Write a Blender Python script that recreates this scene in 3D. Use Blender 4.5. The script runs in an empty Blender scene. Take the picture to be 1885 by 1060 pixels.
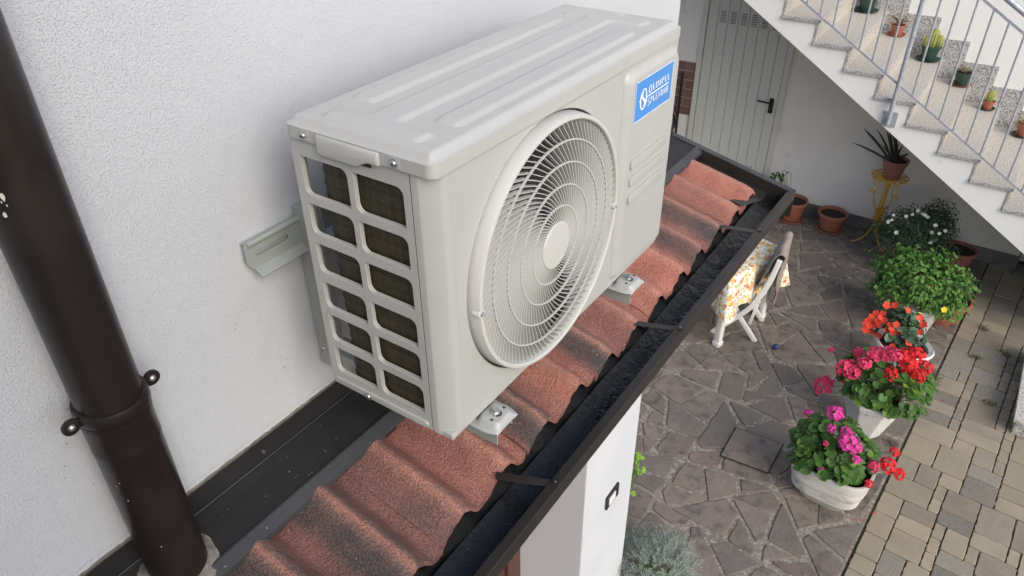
import bpy, bmesh, math, random
from mathutils import Vector, Matrix, noise
from mathutils.geometry import tessellate_polygon
random.seed(7)
scene = bpy.context.scene
col = scene.collection
R_ = math.radians

# ------------------------------------------------------------------ camera, sky, sun, exposure
CAM = Vector((1.01832, -0.68648, 3.95000))
CR = ((0.827262, 0.561750, -0.008646), (0.309646, -0.468733, -0.827290), (-0.468783, 0.681708, -0.561709))   # right, down, forward
cam_data = bpy.data.cameras.new('camera'); cam = bpy.data.objects.new('camera', cam_data); col.objects.link(cam)
cam_data.sensor_width = 36.0; cam_data.lens = 1374.17 / 1885 * 36; cam_data.clip_start = .02; cam_data.clip_end = 400
m3 = Matrix((CR[0], [-c for c in CR[1]], [-c for c in CR[2]])).transposed()
cam.matrix_world = Matrix.Translation(CAM) @ m3.to_4x4()
scene.camera = cam
SUN_AZ, SUN_EL = R_(116), R_(36)            # azimuth from +y towards +x, elevation
world = bpy.data.worlds.new('World'); scene.world = world; world.use_nodes = True
wn = world.node_tree; wn.nodes.clear()
sky = wn.nodes.new('ShaderNodeTexSky'); sky.sky_type = 'NISHITA'; sky.sun_disc = False
sky.sun_elevation = SUN_EL; sky.sun_rotation = SUN_AZ; sky.altitude = 200; sky.air_density = 1.0; sky.dust_density = 2.6; sky.ozone_density = 1.0
bg = wn.nodes.new('ShaderNodeBackground'); bg.inputs[1].default_value = 0.15
wo_ = wn.nodes.new('ShaderNodeOutputWorld')
wn.links.new(sky.outputs[0], bg.inputs[0]); wn.links.new(bg.outputs[0], wo_.inputs[0])
sd = bpy.data.lights.new('sun', 'SUN'); sun = bpy.data.objects.new('sun', sd); col.objects.link(sun)
sd.energy = 1.1; sd.angle = R_(45); sd.color = (1.0, .95, .88)
sdir = Vector((math.sin(SUN_AZ) * math.cos(SUN_EL), math.cos(SUN_AZ) * math.cos(SUN_EL), math.sin(SUN_EL)))
sun.rotation_euler = sdir.to_track_quat('Z', 'Y').to_euler()
scene.view_settings.view_transform = 'Standard'; scene.view_settings.look = 'None'
scene.view_settings.exposure = 0.69; scene.view_settings.gamma = 1.0; scene.view_settings.use_curve_mapping = False

# ------------------------------------------------------------------ helpers
def ray(u, v):
    a, b = (u - 942.5) / 1374.17, (v - 530) / 1374.17
    return Vector([CR[0][i] * a + CR[1][i] * b + CR[2][i] for i in range(3)])
def on_z(u, v, z): d = ray(u, v); return CAM + d * ((z - CAM.z) / d.z)
def on_y(u, v, y): d = ray(u, v); return CAM + d * ((y - CAM.y) / d.y)
def on_x(u, v, x): d = ray(u, v); return CAM + d * ((x - CAM.x) / d.x)
def rnd(a, b): return random.uniform(a, b)
def lerp(a, b, t): return a + (b - a) * t
def sstep(a, b, x):
    t = min(1, max(0, (x - a) / (b - a))); return t * t * (3 - 2 * t)

MATS = {}
def mat(name, c, rough=.6, c2=None, nscale=8, nmix=(.35, .65), bump=(), metal=0, rand=0, spec=.5, c3=None, n3=60, mix3=(.5, .6), stretch=None, attr=None, trans=0, coat=0, detail=5, rvar=0):
    """procedural material: base colour c, noise-mixed c2 (large) and c3 (speckle), object-random value, stacked bumps [(scale, distance, kind)]"""
    if name in MATS: return MATS[name]
    m = bpy.data.materials.new(name); m.use_nodes = True; MATS[name] = m
    nt = m.node_tree; N = nt.nodes; L = nt.links; bs = N['Principled BSDF']
    tc = N.new('ShaderNodeTexCoord'); vec = tc.outputs['Object']
    if rand:
        oi = N.new('ShaderNodeObjectInfo'); ad = N.new('ShaderNodeVectorMath'); ad.operation = 'MULTIPLY_ADD'
        cb = N.new('ShaderNodeCombineXYZ')
        for i in range(3): L.new(oi.outputs['Random'], cb.inputs[i])
        ad.inputs[1].default_value = (37, 51, 23)
        L.new(cb.outputs[0], ad.inputs[0]); L.new(vec, ad.inputs[2]); vec = ad.outputs[0]
    if stretch:
        mp = N.new('ShaderNodeMapping'); mp.inputs['Scale'].default_value = stretch; L.new(vec, mp.inputs[0]); svec = mp.outputs[0]
    else: svec = vec
    def nz(scale, v=None, det=detail):
        n = N.new('ShaderNodeTexNoise'); n.inputs['Scale'].default_value = scale; n.inputs['Detail'].default_value = det
        L.new(v if v is not None else vec, n.inputs['Vector']); return n.outputs['Fac']
    def rampf(f, lo, hi):
        mr = N.new('ShaderNodeMapRange'); mr.inputs[1].default_value = lo; mr.inputs[2].default_value = hi; L.new(f, mr.inputs[0]); return mr.outputs[0]
    def mix(f, a, b):
        mx = N.new('ShaderNodeMix'); mx.data_type = 'RGBA'
        if isinstance(f, float): mx.inputs[0].default_value = f
        else: L.new(f, mx.inputs[0])
        for s, x in ((6, a), (7, b)):
            if isinstance(x, tuple): mx.inputs[s].default_value = (*x, 1)
            else: L.new(x, mx.inputs[s])
        return mx.outputs[2]
    cur = tuple(c)
    if c2: cur = mix(rampf(nz(nscale, svec), *nmix), cur, tuple(c2))
    for attr in (attr or ()):
        at = N.new('ShaderNodeAttribute'); at.attribute_name = attr[0]
        f = at.outputs['Fac']
        md = N.new('ShaderNodeMath'); md.operation = 'ADD'; L.new(f, md.inputs[0])
        ns = N.new('ShaderNodeMath'); ns.operation = 'MULTIPLY_ADD'; L.new(nz(attr[2], svec), ns.inputs[0]); ns.inputs[1].default_value = attr[3]; ns.inputs[2].default_value = -attr[3] / 2
        L.new(ns.outputs[0], md.inputs[1]); md.use_clamp = True
        cur = mix(md.outputs[0], cur, tuple(attr[1]))
    if c3: cur = mix(rampf(nz(n3, None, 3), *mix3), cur, tuple(c3))
    if rand:
        hs = N.new('ShaderNodeHueSaturation'); mr = N.new('ShaderNodeMapRange'); mr.inputs[3].default_value = 1 - rand; mr.inputs[4].default_value = 1 + rand
        L.new(oi.outputs['Random'], mr.inputs[0]); L.new(mr.outputs[0], hs.inputs['Value'])
        if isinstance(cur, tuple): hs.inputs['Color'].default_value = (*cur, 1)
        else: L.new(cur, hs.inputs['Color'])
        cur = hs.outputs[0]
    if isinstance(cur, tuple): bs.inputs['Base Color'].default_value = (*cur, 1)
    else: L.new(cur, bs.inputs['Base Color'])
    bs.inputs['Metallic'].default_value = metal; bs.inputs['Specular IOR Level'].default_value = spec
    bs.inputs['Coat Weight'].default_value = coat
    if rvar:
        mr = N.new('ShaderNodeMapRange'); mr.inputs[1].default_value = .3; mr.inputs[2].default_value = .7
        mr.inputs[3].default_value = max(.02, rough - rvar); mr.inputs[4].default_value = min(1, rough + rvar)
        L.new(nz(nscale * 1.7), mr.inputs[0]); L.new(mr.outputs[0], bs.inputs['Roughness'])
    else: bs.inputs['Roughness'].default_value = rough
    prev = None
    for b in bump:
        bn = N.new('ShaderNodeBump'); bn.inputs['Distance'].default_value = b[1]; bn.inputs['Strength'].default_value = b[3] if len(b) > 3 else 1.0
        if len(b) > 2 and b[2] == 'v':
            v = N.new('ShaderNodeTexVoronoi'); v.inputs['Scale'].default_value = b[0]; L.new(vec, v.inputs['Vector']); h = v.outputs['Distance']
        elif len(b) > 2 and b[2] in 'pg':          # pits in a flat coat, or grains standing on it
            h = rampf(nz(b[0], None, 2), *((.30, .50) if b[2] == 'p' else (.46, .72)))
        else: h = nz(b[0], None, 3)
        L.new(h, bn.inputs['Height'])
        if prev is not None: L.new(prev, bn.inputs['Normal'])
        prev = bn.outputs[0]
    if prev is not None: L.new(prev, bs.inputs['Normal'])
    if trans:
        tr = N.new('ShaderNodeBsdfTranslucent'); ms = N.new('ShaderNodeMixShader'); ms.inputs[0].default_value = trans
        if isinstance(cur, tuple): tr.inputs[0].default_value = (*cur, 1)
        else: L.new(cur, tr.inputs[0])
        L.new(bs.outputs[0], ms.inputs[1]); L.new(tr.outputs[0], ms.inputs[2]); L.new(ms.outputs[0], N['Material Output'].inputs[0])
    return m

def worigin(p):
    o = Vector((0, 0, 0))
    while p is not None: o = o + p.location; p = p.parent
    return o
def tag(o, label=None, cat=None, group=None, kind=None):
    for k, v in (('label', label), ('category', cat), ('group', group), ('kind', kind)):
        if v: o[k] = v
    return o
def thing(name, label, cat, loc=(0, 0, 0), group=None, kind=None):
    o = bpy.data.objects.new(name, None); col.objects.link(o); o.location = loc; o.empty_display_size = .05
    return tag(o, label, cat, group, kind)

class MB:
    """collects shapes in world coordinates; build() links them as one mesh object"""
    def __init__(s): s.v = []; s.f = []
    def add(s, vs, fs):
        n = len(s.v); s.v += [tuple(x) for x in vs]; s.f += [tuple(i + n for i in f) for f in fs]; return s
    def box(s, x0, x1, y0, y1, z0, z1):
        return s.add([(x0, y0, z0), (x1, y0, z0), (x1, y1, z0), (x0, y1, z0), (x0, y0, z1), (x1, y0, z1), (x1, y1, z1), (x0, y1, z1)],
                     [(0, 3, 2, 1), (4, 5, 6, 7), (0, 1, 5, 4), (1, 2, 6, 5), (2, 3, 7, 6), (3, 0, 4, 7)])
    def bar(s, p, q, w, h, up=(0, 0, 1)):
        p, q = Vector(p), Vector(q); d = (q - p).normalized(); r = d.cross(Vector(up)).normalized(); u = r.cross(d)
        c = []
        for e in (p, q):
            for a, b in ((-1, -1), (1, -1), (1, 1), (-1, 1)): c.append(e + r * a * w / 2 + u * b * h / 2)
        return s.add(c, [(0, 1, 2, 3), (7, 6, 5, 4), (0, 4, 5, 1), (1, 5, 6, 2), (2, 6, 7, 3), (3, 7, 4, 0)])
    def tube(s, pts, r, n=8, caps=True):
        pts = [Vector(p) for p in pts]; rs = r if isinstance(r, (list, tuple)) else [r] * len(pts)
        rings = []; prev = None
        for i, p in enumerate(pts):
            d = (pts[min(i + 1, len(pts) - 1)] - pts[max(i - 1, 0)]).normalized()
            if prev is None: a = d.orthogonal().normalized()
            else: a = (prev - d * prev.dot(d)).normalized()
            prev = a; b = d.cross(a)
            rings.append([p + (a * math.cos(t) + b * math.sin(t)) * rs[i] for t in [2 * math.pi * k / n for k in range(n)]])
        return s.loft(rings, caps)
    def loft(s, rings, caps=True, closed=False):
        n = len(rings[0]); vs = [p for r in rings for p in r]; fs = []
        m = len(rings)
        for i in range(m if closed else m - 1):
            j = (i + 1) % m
            for k in range(n): fs.append((i * n + k, i * n + (k + 1) % n, j * n + (k + 1) % n, j * n + k))
        if caps and not closed: fs.append(tuple(reversed(range(n)))); fs.append(tuple((m - 1) * n + k for k in range(n)))
        return s.add(vs, fs)
    def lathe(s, prof, c, n=32, axis='z', caps=False, mod=None):
        rings = []
        for r, h in prof:
            ring = []
            for k in range(n):
                t = 2 * math.pi * k / n; rr = r * (mod(t, h) if mod else 1)
                if axis == 'z': ring.append((c[0] + rr * math.cos(t), c[1] + rr * math.sin(t), c[2] + h))
                else: ring.append((c[0] + h, c[1] + rr * math.cos(t), c[2] + rr * math.sin(t)))
            rings.append(ring)
        return s.loft(rings, caps)
    def grid(s, fn, nu, nv):
        vs = [fn(i / nu, j / nv) for j in range(nv + 1) for i in range(nu + 1)]
        return s.add(vs, [(j * (nu + 1) + i, j * (nu + 1) + i + 1, (j + 1) * (nu + 1) + i + 1, (j + 1) * (nu + 1) + i) for j in range(nv) for i in range(nu)])
    def plate(s, loops, depth, to3):
        """flat plate with holes: loops of 2d points (first outer), to3(a, b, d) maps to 3d"""
        tri = tessellate_polygon([[Vector((a, b, 0)) for a, b in l] for l in loops])
        flat = [p for l in loops for p in l]; n = len(flat)
        vs = [to3(a, b, 0) for a, b in flat] + [to3(a, b, depth) for a, b in flat]
        fs = [tuple(t) for t in tri] + [tuple(n + i for i in reversed(t)) for t in tri]
        o = 0
        for l in loops:
            k = len(l)
            for i in range(k): j = (i + 1) % k; fs.append((o + i, o + j, n + o + j, n + o + i))
            o += k
        return s.add(vs, fs)
    def prism(s, poly, to3, d):
        return s.plate([poly], d, to3)
    def mesh(s, name, smooth=None, bevel=0, seg=2, org=(0, 0, 0), weld=False, bang=30):
        me = bpy.data.meshes.new(name); o = Vector(org)
        me.from_pydata([tuple(Vector(p) - o) for p in s.v], [], s.f); me.validate(verbose=False)
        bm = bmesh.new(); bm.from_mesh(me)
        if weld: bmesh.ops.remove_doubles(bm, verts=bm.verts, dist=1e-5)
        bmesh.ops.recalc_face_normals(bm, faces=bm.faces)
        if bevel:
            es = [e for e in bm.edges if len(e.link_faces) == 2 and e.calc_face_angle(0) > R_(bang)]
            bmesh.ops.bevel(bm, geom=es, offset=bevel, segments=seg, affect='EDGES', profile=.5, clamp_overlap=True)
        bm.to_mesh(me); bm.free()
        if smooth is not None:
            for p in me.polygons: p.use_smooth = True
            me.set_sharp_from_angle(angle=R_(smooth))
        return me
    def build(s, name, m, parent=None, smooth=None, bevel=0, seg=2, loc=None, weld=False, bang=30):
        po = worigin(parent)
        org = Vector(loc) if loc is not None else po
        me = s.mesh(name, smooth, bevel, seg, org, weld, bang); me.materials.append(m)
        o = bpy.data.objects.new(name, me); col.objects.link(o); o.location = org - po if parent else org
        if parent: o.parent = parent
        return o
def inst(name, me, parent, loc, rot=None, sc=1, m=None):
    o = bpy.data.objects.new(name, me); col.objects.link(o); o.parent = parent
    o.location = Vector(loc) - worigin(parent)
    if rot is not None: o.rotation_mode = 'QUATERNION'; o.rotation_quaternion = rot
    o.scale = (sc, sc, sc) if not isinstance(sc, tuple) else sc
    return o
def single(o, label, cat, group=None): return tag(o, label, cat, group)
def rrect(x0, x1, y0, y1, r, n=5):
    rs = r if isinstance(r, (tuple, list)) else (r,) * 4          # BL BR TR TL
    out = []
    for (cx, cy, a0), q in zip(((x0 + rs[0], y0 + rs[0], 180), (x1 - rs[1], y0 + rs[1], 270), (x1 - rs[2], y1 - rs[2], 0), (x0 + rs[3], y1 - rs[3], 90)), rs):
        for k in range(n + 1):
            t = R_(a0 + 90 * k / n); out.append((cx + q * math.cos(t), cy + q * math.sin(t)))
    return out
def fbm(p, s=1): return noise.fractal(Vector(p) * s, 1.0, 2.0, 4)
# ------------------------------------------------------------------ ground, paving
M_mortar = mat('mortar', (.228, .198, .164), .95, (.158, .138, .116), 2.2, c3=(.31, .28, .24), n3=40, bump=[(60, .004), (12, .006)])
M_stone = mat('porphyry_flagstone', (.165, .136, .113), .74, (.195, .160, .133), 5, (.3, .7), rand=.13, c3=(.085, .074, .070), n3=13, mix3=(.48, .72), bump=[(22, .006), (140, .0015)], rvar=.12)
M_stone_red = mat('reddish_flagstone', (.178, .134, .112), .7, (.12, .095, .085), 6, (.3, .7), rand=.12, c3=(.18, .15, .13), n3=40, bump=[(22, .006), (140, .0015)], rvar=.12)
M_stone_grey = mat('grey_flagstone', (.160, .140, .118), .74, (.128, .110, .095), 6, (.3, .7), rand=.12, c3=(.17, .16, .145), n3=50, mix3=(.58, .7), bump=[(20, .007), (140, .0015)], rvar=.12)
M_sand = mat('joint_sand', (.06, .055, .045), .95, (.035, .045, .022), 4, bump=[(90, .003)])
M_pav_y = mat('tan_paver', (.315, .268, .190), .85, (.275, .235, .168), 5, rand=.12, c3=(.25, .21, .15), n3=120, mix3=(.52, .68), bump=[(180, .002), (30, .003)])
M_pav_b = mat('greyish_tan_paver', (.275, .234, .170), .85, (.24, .205, .152), 5, rand=.16, c3=(.19, .165, .13), n3=120, mix3=(.52, .68), bump=[(180, .002), (30, .003)])
M_pav_g = mat('grey_paver', (.215, .195, .16), .85, (.24, .212, .168), 5, rand=.18, c3=(.11, .107, .10), n3=120, mix3=(.52, .68), bump=[(180, .002), (30, .003)])
M_earth = mat('earth', (.12, .10, .075), .95, (.09, .08, .06), .6, bump=[(20, .01)])
g = MB().add([(-30, -30, -.03), (30, -30, -.03), (30, 40, -.03), (-30, 40, -.03)], [(0, 1, 2, 3)]).build('ground', M_earth); tag(g, 'bare earth under and around the courtyard paving', 'ground', kind='structure')
def edge_x(y): return 1.083 + .0655 * (y - 2.654)
floor = thing('courtyard_floor', 'crazy paving of purplish grey flagstones set in pale mortar', 'paving', (0, 0, 0), kind='structure')
def quadsheet(pts, z): return MB().add([(x, y, z) for x, y in pts], [tuple(range(len(pts)))])
MB().plate([[(-5, -5), (edge_x(-5), -5), (edge_x(7.06), 7.06), (-5, 7.06)]], 1, lambda a, b, d: (a, b, -.006 - .03 * d)).build('mortar_bed', M_mortar, floor)
def clip(poly, nx, ny, c):
    out = []
    for i in range(len(poly)):
        a, b = poly[i], poly[(i + 1) % len(poly)]; da, db = a[0] * nx + a[1] * ny - c, b[0] * nx + b[1] * ny - c
        if da <= 0: out.append(a)
        if (da < 0) != (db < 0) and abs(da - db) > 1e-12: t = da / (da - db); out.append((lerp(a[0], b[0], t), lerp(a[1], b[1], t)))
    return out
rs = random.Random(34)
cells = []
def area(p): return abs(sum(p[k][0] * p[(k + 1) % len(p)][1] - p[(k + 1) % len(p)][0] * p[k][1] for k in range(len(p)))) / 2
def split(poly):
    cx = sum(p[0] for p in poly) / len(poly); cy = sum(p[1] for p in poly) / len(poly); A = area(poly)
    lim = rs.choice((.04, .06, .085, .115, .145))
    if A < lim or A < .025: cells.append(poly); return
    sxx = sum((p[0] - cx) ** 2 for p in poly); syy = sum((p[1] - cy) ** 2 for p in poly); sxy = sum((p[0] - cx) * (p[1] - cy) for p in poly)
    th = .5 * math.atan2(2 * sxy, sxx - syy) + rs.gauss(0, .24); nx, ny = math.cos(th), math.sin(th)
    r = math.sqrt(A); o = rs.uniform(-.16, .16) * r; c = cx * nx + cy * ny + o
    split(clip(poly, nx, ny, c)); split(clip(poly, -nx, -ny, -c))
split([(-1.9, 1.3), (edge_x(1.3), 1.3), (edge_x(7.045), 7.045), (-1.9, 7.045)])
COVER = [(.137, 3.171), (.131, 3.487), (.463, 3.513), (.459, 3.194)]
cvx, cvy = .298, 3.341
for i, cell in enumerate(cells):
    cx = sum(p[0] for p in cell) / len(cell); cy = sum(p[1] for p in cell) / len(cell); poly = cell
    for k in range(len(cell)):
        a, b = cell[k], cell[(k + 1) % len(cell)]; dx, dy = b[0] - a[0], b[1] - a[1]; l = math.hypot(dx, dy)
        if l < 1e-6: continue
        nx, ny = dy / l, -dx / l
        if (cx - a[0]) * nx + (cy - a[1]) * ny > 0: nx, ny = -nx, -ny
        gap = rs.choice((.005, .008, .011, .015, .021))
        th = rs.gauss(0, .05); nx, ny = nx * math.cos(th) - ny * math.sin(th), nx * math.sin(th) + ny * math.cos(th); mx, my = (a[0] + b[0]) / 2, (a[1] + b[1]) / 2
        poly = clip(poly, nx, ny, mx * nx + my * ny - gap)
        if len(poly) < 3: break
    if len(poly) < 3: continue
    if rs.random() < .75:                         # knock off one or two corners
        for _ in range(rs.choice((1, 2))):
            k = rs.randrange(len(poly)); vx, vy = poly[k][0] - cx, poly[k][1] - cy; l = math.hypot(vx, vy) or 1
            if len(poly) > 2: poly = clip(poly, vx / l, vy / l, (cx * vx + cy * vy) / l + l * rs.uniform(.72, .93))
    # subdivide, roughen and round the outline
    pts = []
    for k in range(len(poly)):
        a, b = poly[k], poly[(k + 1) % len(poly)]; l = math.hypot(b[0] - a[0], b[1] - a[1])
        if l < .012: continue
        n = max(2, int(l / .045))
        for q in range(n):
            t = (q + (.12 if q == 0 else 0)) / n
            px, py = lerp(a[0], b[0], t), lerp(a[1], b[1], t)
            w = .011 * noise.noise(Vector((px * 9, py * 9, i))) + .004 * noise.noise(Vector((px * 30, py * 30, i)))
            pts.append((px + w, py - w))
    if len(pts) < 3: continue
    cx, cy = sum(p[0] for p in pts) / len(pts), sum(p[1] for p in pts) / len(pts)
    zt = rs.uniform(.001, .006); tx, ty = rs.uniform(-.008, .008), rs.uniform(-.008, .008)
    n = len(pts); ring = lambda s, z: [(cx + (p[0] - cx) * s, cy + (p[1] - cy) * s, z + (p[0] - cx) * tx + (p[1] - cy) * ty) for p in pts]
    m = MB(); m.loft([ring(1.0, -.012), ring(1.0, zt - .004), ring(.965, zt)], caps=False); nv = len(m.v); m.f.append(tuple(range(nv - n, nv)))
    c = rs.random(); m.build('flagstone', M_stone if c < .6 else (M_stone_red if c < .8 else M_stone_grey), floor, loc=(cx, cy, 0), smooth=25)
# square inspection cover let into the paving
cov = thing('inspection_cover', 'square stone inspection cover with dark gap let into the crazy paving', 'cover', (cvx, cvy, .008))
M_dark = mat('dark_gap', (.012, .011, .010), .9)
sc = lambda s: [(cvx + (x - cvx) * s, cvy + (y - cvy) * s) for x, y in COVER]
MB().prism(sc(1.05), lambda a, b, d: (a, b, .0085 + .0035 * d), 1).build('frame', M_dark, cov)
MB().prism(sc(1.0), lambda a, b, d: (a, b, .0125 + .003 * d), 1).build('slab', M_stone, cov, loc=(cvx, cvy, .0125))

path = thing('paved_path', 'drive of tan and grey concrete block pavers with weedy joints', 'paving', (1.6, 4.5, 0), kind='structure')
MB().plate([[(edge_x(-5) + .001, -5), (6, -5), (6, 7.26), (edge_x(7.26) + .001, 7.26)]], 1, lambda a, b, d: (a, b, -.012 - .02 * d)).build('sand_bed', M_sand, path)
rp = random.Random(5)
pav_cache = {}
def dense(pts):
    out = []
    for k in range(len(pts)):
        a, b = pts[k], pts[(k + 1) % len(pts)]; n = max(1, int(math.hypot(b[0] - a[0], b[1] - a[1]) / .035))
        out += [(lerp(a[0], b[0], q / n), lerp(a[1], b[1], q / n)) for q in range(n)]
    return out
def paver(cx, cy, w, l, rot):
    key = (round(w, 3), round(l, 3), rp.randint(0, 1))
    if key not in pav_cache:
        hw, hl = w / 2 - .0026, l / 2 - .0026; m = MB()
        rr = lambda s, z: [(a + rp.uniform(-.002, .002), b + rp.uniform(-.002, .002), z) for a, b in dense(rrect(-hw + s, hw - s, -hl + s, hl - s, .009, 2))]
        m.loft([rr(0, -.03), rr(0, -.004), rr(.004, 0)], caps=False); nv = len(m.v); n = nv // 3; m.f.append(tuple(range(nv - n, nv)))
        pav_cache[key] = m.mesh('paver', 25)
    me = pav_cache[key]; c = rp.random()
    mm = M_pav_y if c < .5 else (M_pav_b if c < .78 else M_pav_g)
    mk = (key, mm.name)
    if mk not in pav_cache: q = me.copy(); q.materials.append(mm); pav_cache[mk] = q
    o = bpy.data.objects.new('paver', pav_cache[mk]); col.objects.link(o); o.parent = path
    o.location = Vector((cx, cy, rp.uniform(-.002, .001))) - path.location; o.rotation_euler = (rp.uniform(-.006, .006), rp.uniform(-.006, .006), rot + rp.uniform(-.004, .004))
ROT = -.0655
ca, sa = math.cos(ROT), math.sin(ROT)
P0 = Vector((edge_x(2.2) + .012, 2.2, 0)); ux, uy = Vector((ca, sa, 0)), Vector((-sa, ca, 0))
U = .068
W_, Lr = 17, 74                                   # cells of 8 cm
occ = [[False] * (Lr + 4) for _ in range(W_ + 4)]
SZ = [((3, 3), 5), ((3, 2), 4), ((2, 3), 5), ((3, 4), 3), ((4, 3), 4), ((2, 2), 3), ((4, 2), 2), ((3, 1), 1)]
for j in range(Lr):
    for i in range(W_):
        if occ[i][j]: continue
        cand = [s for s, w in SZ for _ in range(w)]; rp.shuffle(cand)
        for w, l in cand + [(1, 2), (2, 1), (1, 1)]:
            if i + w <= W_ and all(not occ[i + a][j + b] for a in range(w) for b in range(l)):
                for a in range(w):
                    for b in range(l): occ[i + a][j + b] = True
                c = P0 + ux * (i + w / 2) * U + uy * (j + l / 2) * U
                if c.y < 7.2: paver(c.x, c.y, w * U, l * U, ROT)
                break

# ------------------------------------------------------------------ house on the left: stucco wall, recess, tiled canopy
M_stucco = mat('white_stucco', (.53, .555, .59), .9, (.495, .52, .555), 1.1, bump=[(340, .0008, 'p', 1.0), (560, .0005, 'n', 1.0), (22, .004, 'n', .5)], c3=(.47, .48, .50), n3=380, mix3=(.70, .76))
M_plaster = mat('smooth_white_plaster', (.57, .59, .625), .85, (.53, .55, .585), 2.5, bump=[(60, .0012), (240, .0008)])
M_sealant = mat('cement_strip', (.22, .205, .18), .95, (.14, .13, .115), 30, bump=[(120, .004)])
M_brown = mat('dark_brown_sheet_metal', (.019, .0165, .016), .42, (.025, .022, .021), 6, spec=.35, c3=(.09, .085, .08), n3=240, mix3=(.70, .80), metal=0, bump=[(8, .001)], rvar=.08)
M_flash = mat('dusty_black_flashing', (.013, .013, .014), .55, (.021, .021, .022), 7, spec=.3, c3=(.09, .09, .09), n3=330, mix3=(.69, .75), bump=[(14, .0012), (90, .0006)], rvar=.12)
M_lip = mat('sheen_grey_metal', (.045, .047, .052), .45, (.032, .033, .037), 9, spec=.4, c3=(.16, .16, .165), n3=200, mix3=(.68, .8))  # lighter copy of the flashing metal, sheen of the tilted lip put into its colour
M_redwood = mat('red_brown_wood', (.11, .04, .028), .5, (.07, .028, .02), 10, stretch=(1, 1, .08))
house = thing('house', 'white stucco house wall with recessed entrance under the tiled canopy', 'house', (0, 0, 0))
WY = 1.825
MB().box(-6, 0, -1.249, WY, 2.88, 6.6).build('upper_wall', M_stucco, house)
# ragged lower stucco edge and the cement strip under it
m = MB(); n = 420
for k in range(n + 1):
    y = lerp(-1.24, WY - .001, k / n); z = 2.879 - .004 * abs(noise.noise(Vector((y * 60, 3, 0)))) - .003 * abs(noise.noise(Vector((y * 200, 9, 0)))); 
    m.v += [(.0012, y, 2.888), (.0012, y, z), (-.02, y, z)]
for k in range(n): a = 3 * k; m.f += [(a, a + 1, a + 4, a + 3), (a + 1, a + 2, a + 5, a + 4)]
m.build('stucco_edge', M_stucco, house)
MB().box(-.3, -.004, -1.249, WY - .004, 2.70, 2.8795).build('cement_strip', M_sealant, house)
MB().box(-6, 0, 1.367, 1.90, 0, 2.70).build('lower_wall', M_plaster, house, bevel=.006)
MB().box(-6, -.45, -1.249, 1.366, 0, 2.70).build('recess_wall', M_plaster, house)
MB().box(-.449, -.375, .2, 1.3655, 0, 2.55).box(-.374, -.355, 1.25, 1.365, 0, 2.55).box(-.374, -.355, .3, .42, 0, 2.55).build('door_frame', M_redwood, house, bevel=.004)
MB().box(-.44, .392, -1.248, 1.895, 2.52, 2.545).build('soffit', M_redwood, house)

MB().box(-6, 1.5, -6, -1.25, 0, 4.7).build('unseen_shade_wing', M_stucco, house)  # unseen wing added behind the camera to hold back sky light
canopy = thing('tiled_canopy', 'narrow pent roof of weathered red concrete tiles above the entrance', 'roof', (.2, .5, 2.55))
SL = .232
def rz(x, off=0): return 2.82 - SL * x + off
Y0, Y1 = -1.24, 1.90
def strip(pts, y0, y1, th=.002, ny=1):
    """bent sheet: pts (x, z) profile swept along y with a small thickness"""
    m = MB(); A = [(x, z) for x, z in pts]; B = [(x, z - th) for x, z in reversed(pts)]
    poly = A + B; rings = [[(x, lerp(y0, y1, k / ny), z) for x, z in poly] for k in range(ny + 1)]
    return m.loft(rings)
strip([(.003, 2.868), (.0045, 2.822), (.03, rz(.03)), (.106, rz(.106))], Y0, Y1 - .012).build('flashing', M_flash, canopy)
strip([(.104, rz(.104, .0045)), (.108, rz(.108, .005)), (.129, rz(.129, -.004)), (.130, rz(.13, -.014))], Y0, Y1 - .013, .002).build('flashing_lip', M_lip, canopy)
M_rivet = mat('steel_rivet', (.22, .22, .22), .4, metal=.8)
for y in (-.10, .42, .95, 1.5): MB().lathe([(.0, .0045), (.003, .004), (.0045, .001), (.0045, -.002)], (.0055, y, 2.842), 12, 'x').build('rivet', M_rivet, canopy, 40)
MB().tube([(.0075, Y0, 2.8225), (.0075, Y1 - .014, 2.8225)], .0014, 6).build('sealant_highlight_bead', M_lip, canopy, 60)  # pale sealant line that also paints the highlight along the flashing fold
q = random.Random(55); m = MB()                        # grit and flakes lying on the flashing and in the tile pans
for k in range(150):
    y = q.uniform(-.5, 1.6)
    if k < 95: x = q.uniform(.012, .10); z = rz(x, .0006)
    else: x = q.uniform(.104, .128); z = rz(x, .006 - .009 * sstep(.108, .129, x))
    s = q.uniform(.0005, .0022) * (1.6 if k % 17 == 0 else 1); a = q.uniform(0, 6)
    m.add([(x + s * math.cos(a + t) * q.uniform(.5, 1.2), y + s * math.sin(a + t) * q.uniform(.5, 1.2), z + .0004 + (.0008 if t == 0 else 0)) for t in (0, 1.3, 2.5, 3.8, 5.1)], [(0, 1, 2, 3, 4)])
tag(m.build('grit', mat('pale_grit', (.30, .29, .27), .9, (.16, .15, .14), 300), canopy), kind='stuff')
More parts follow.
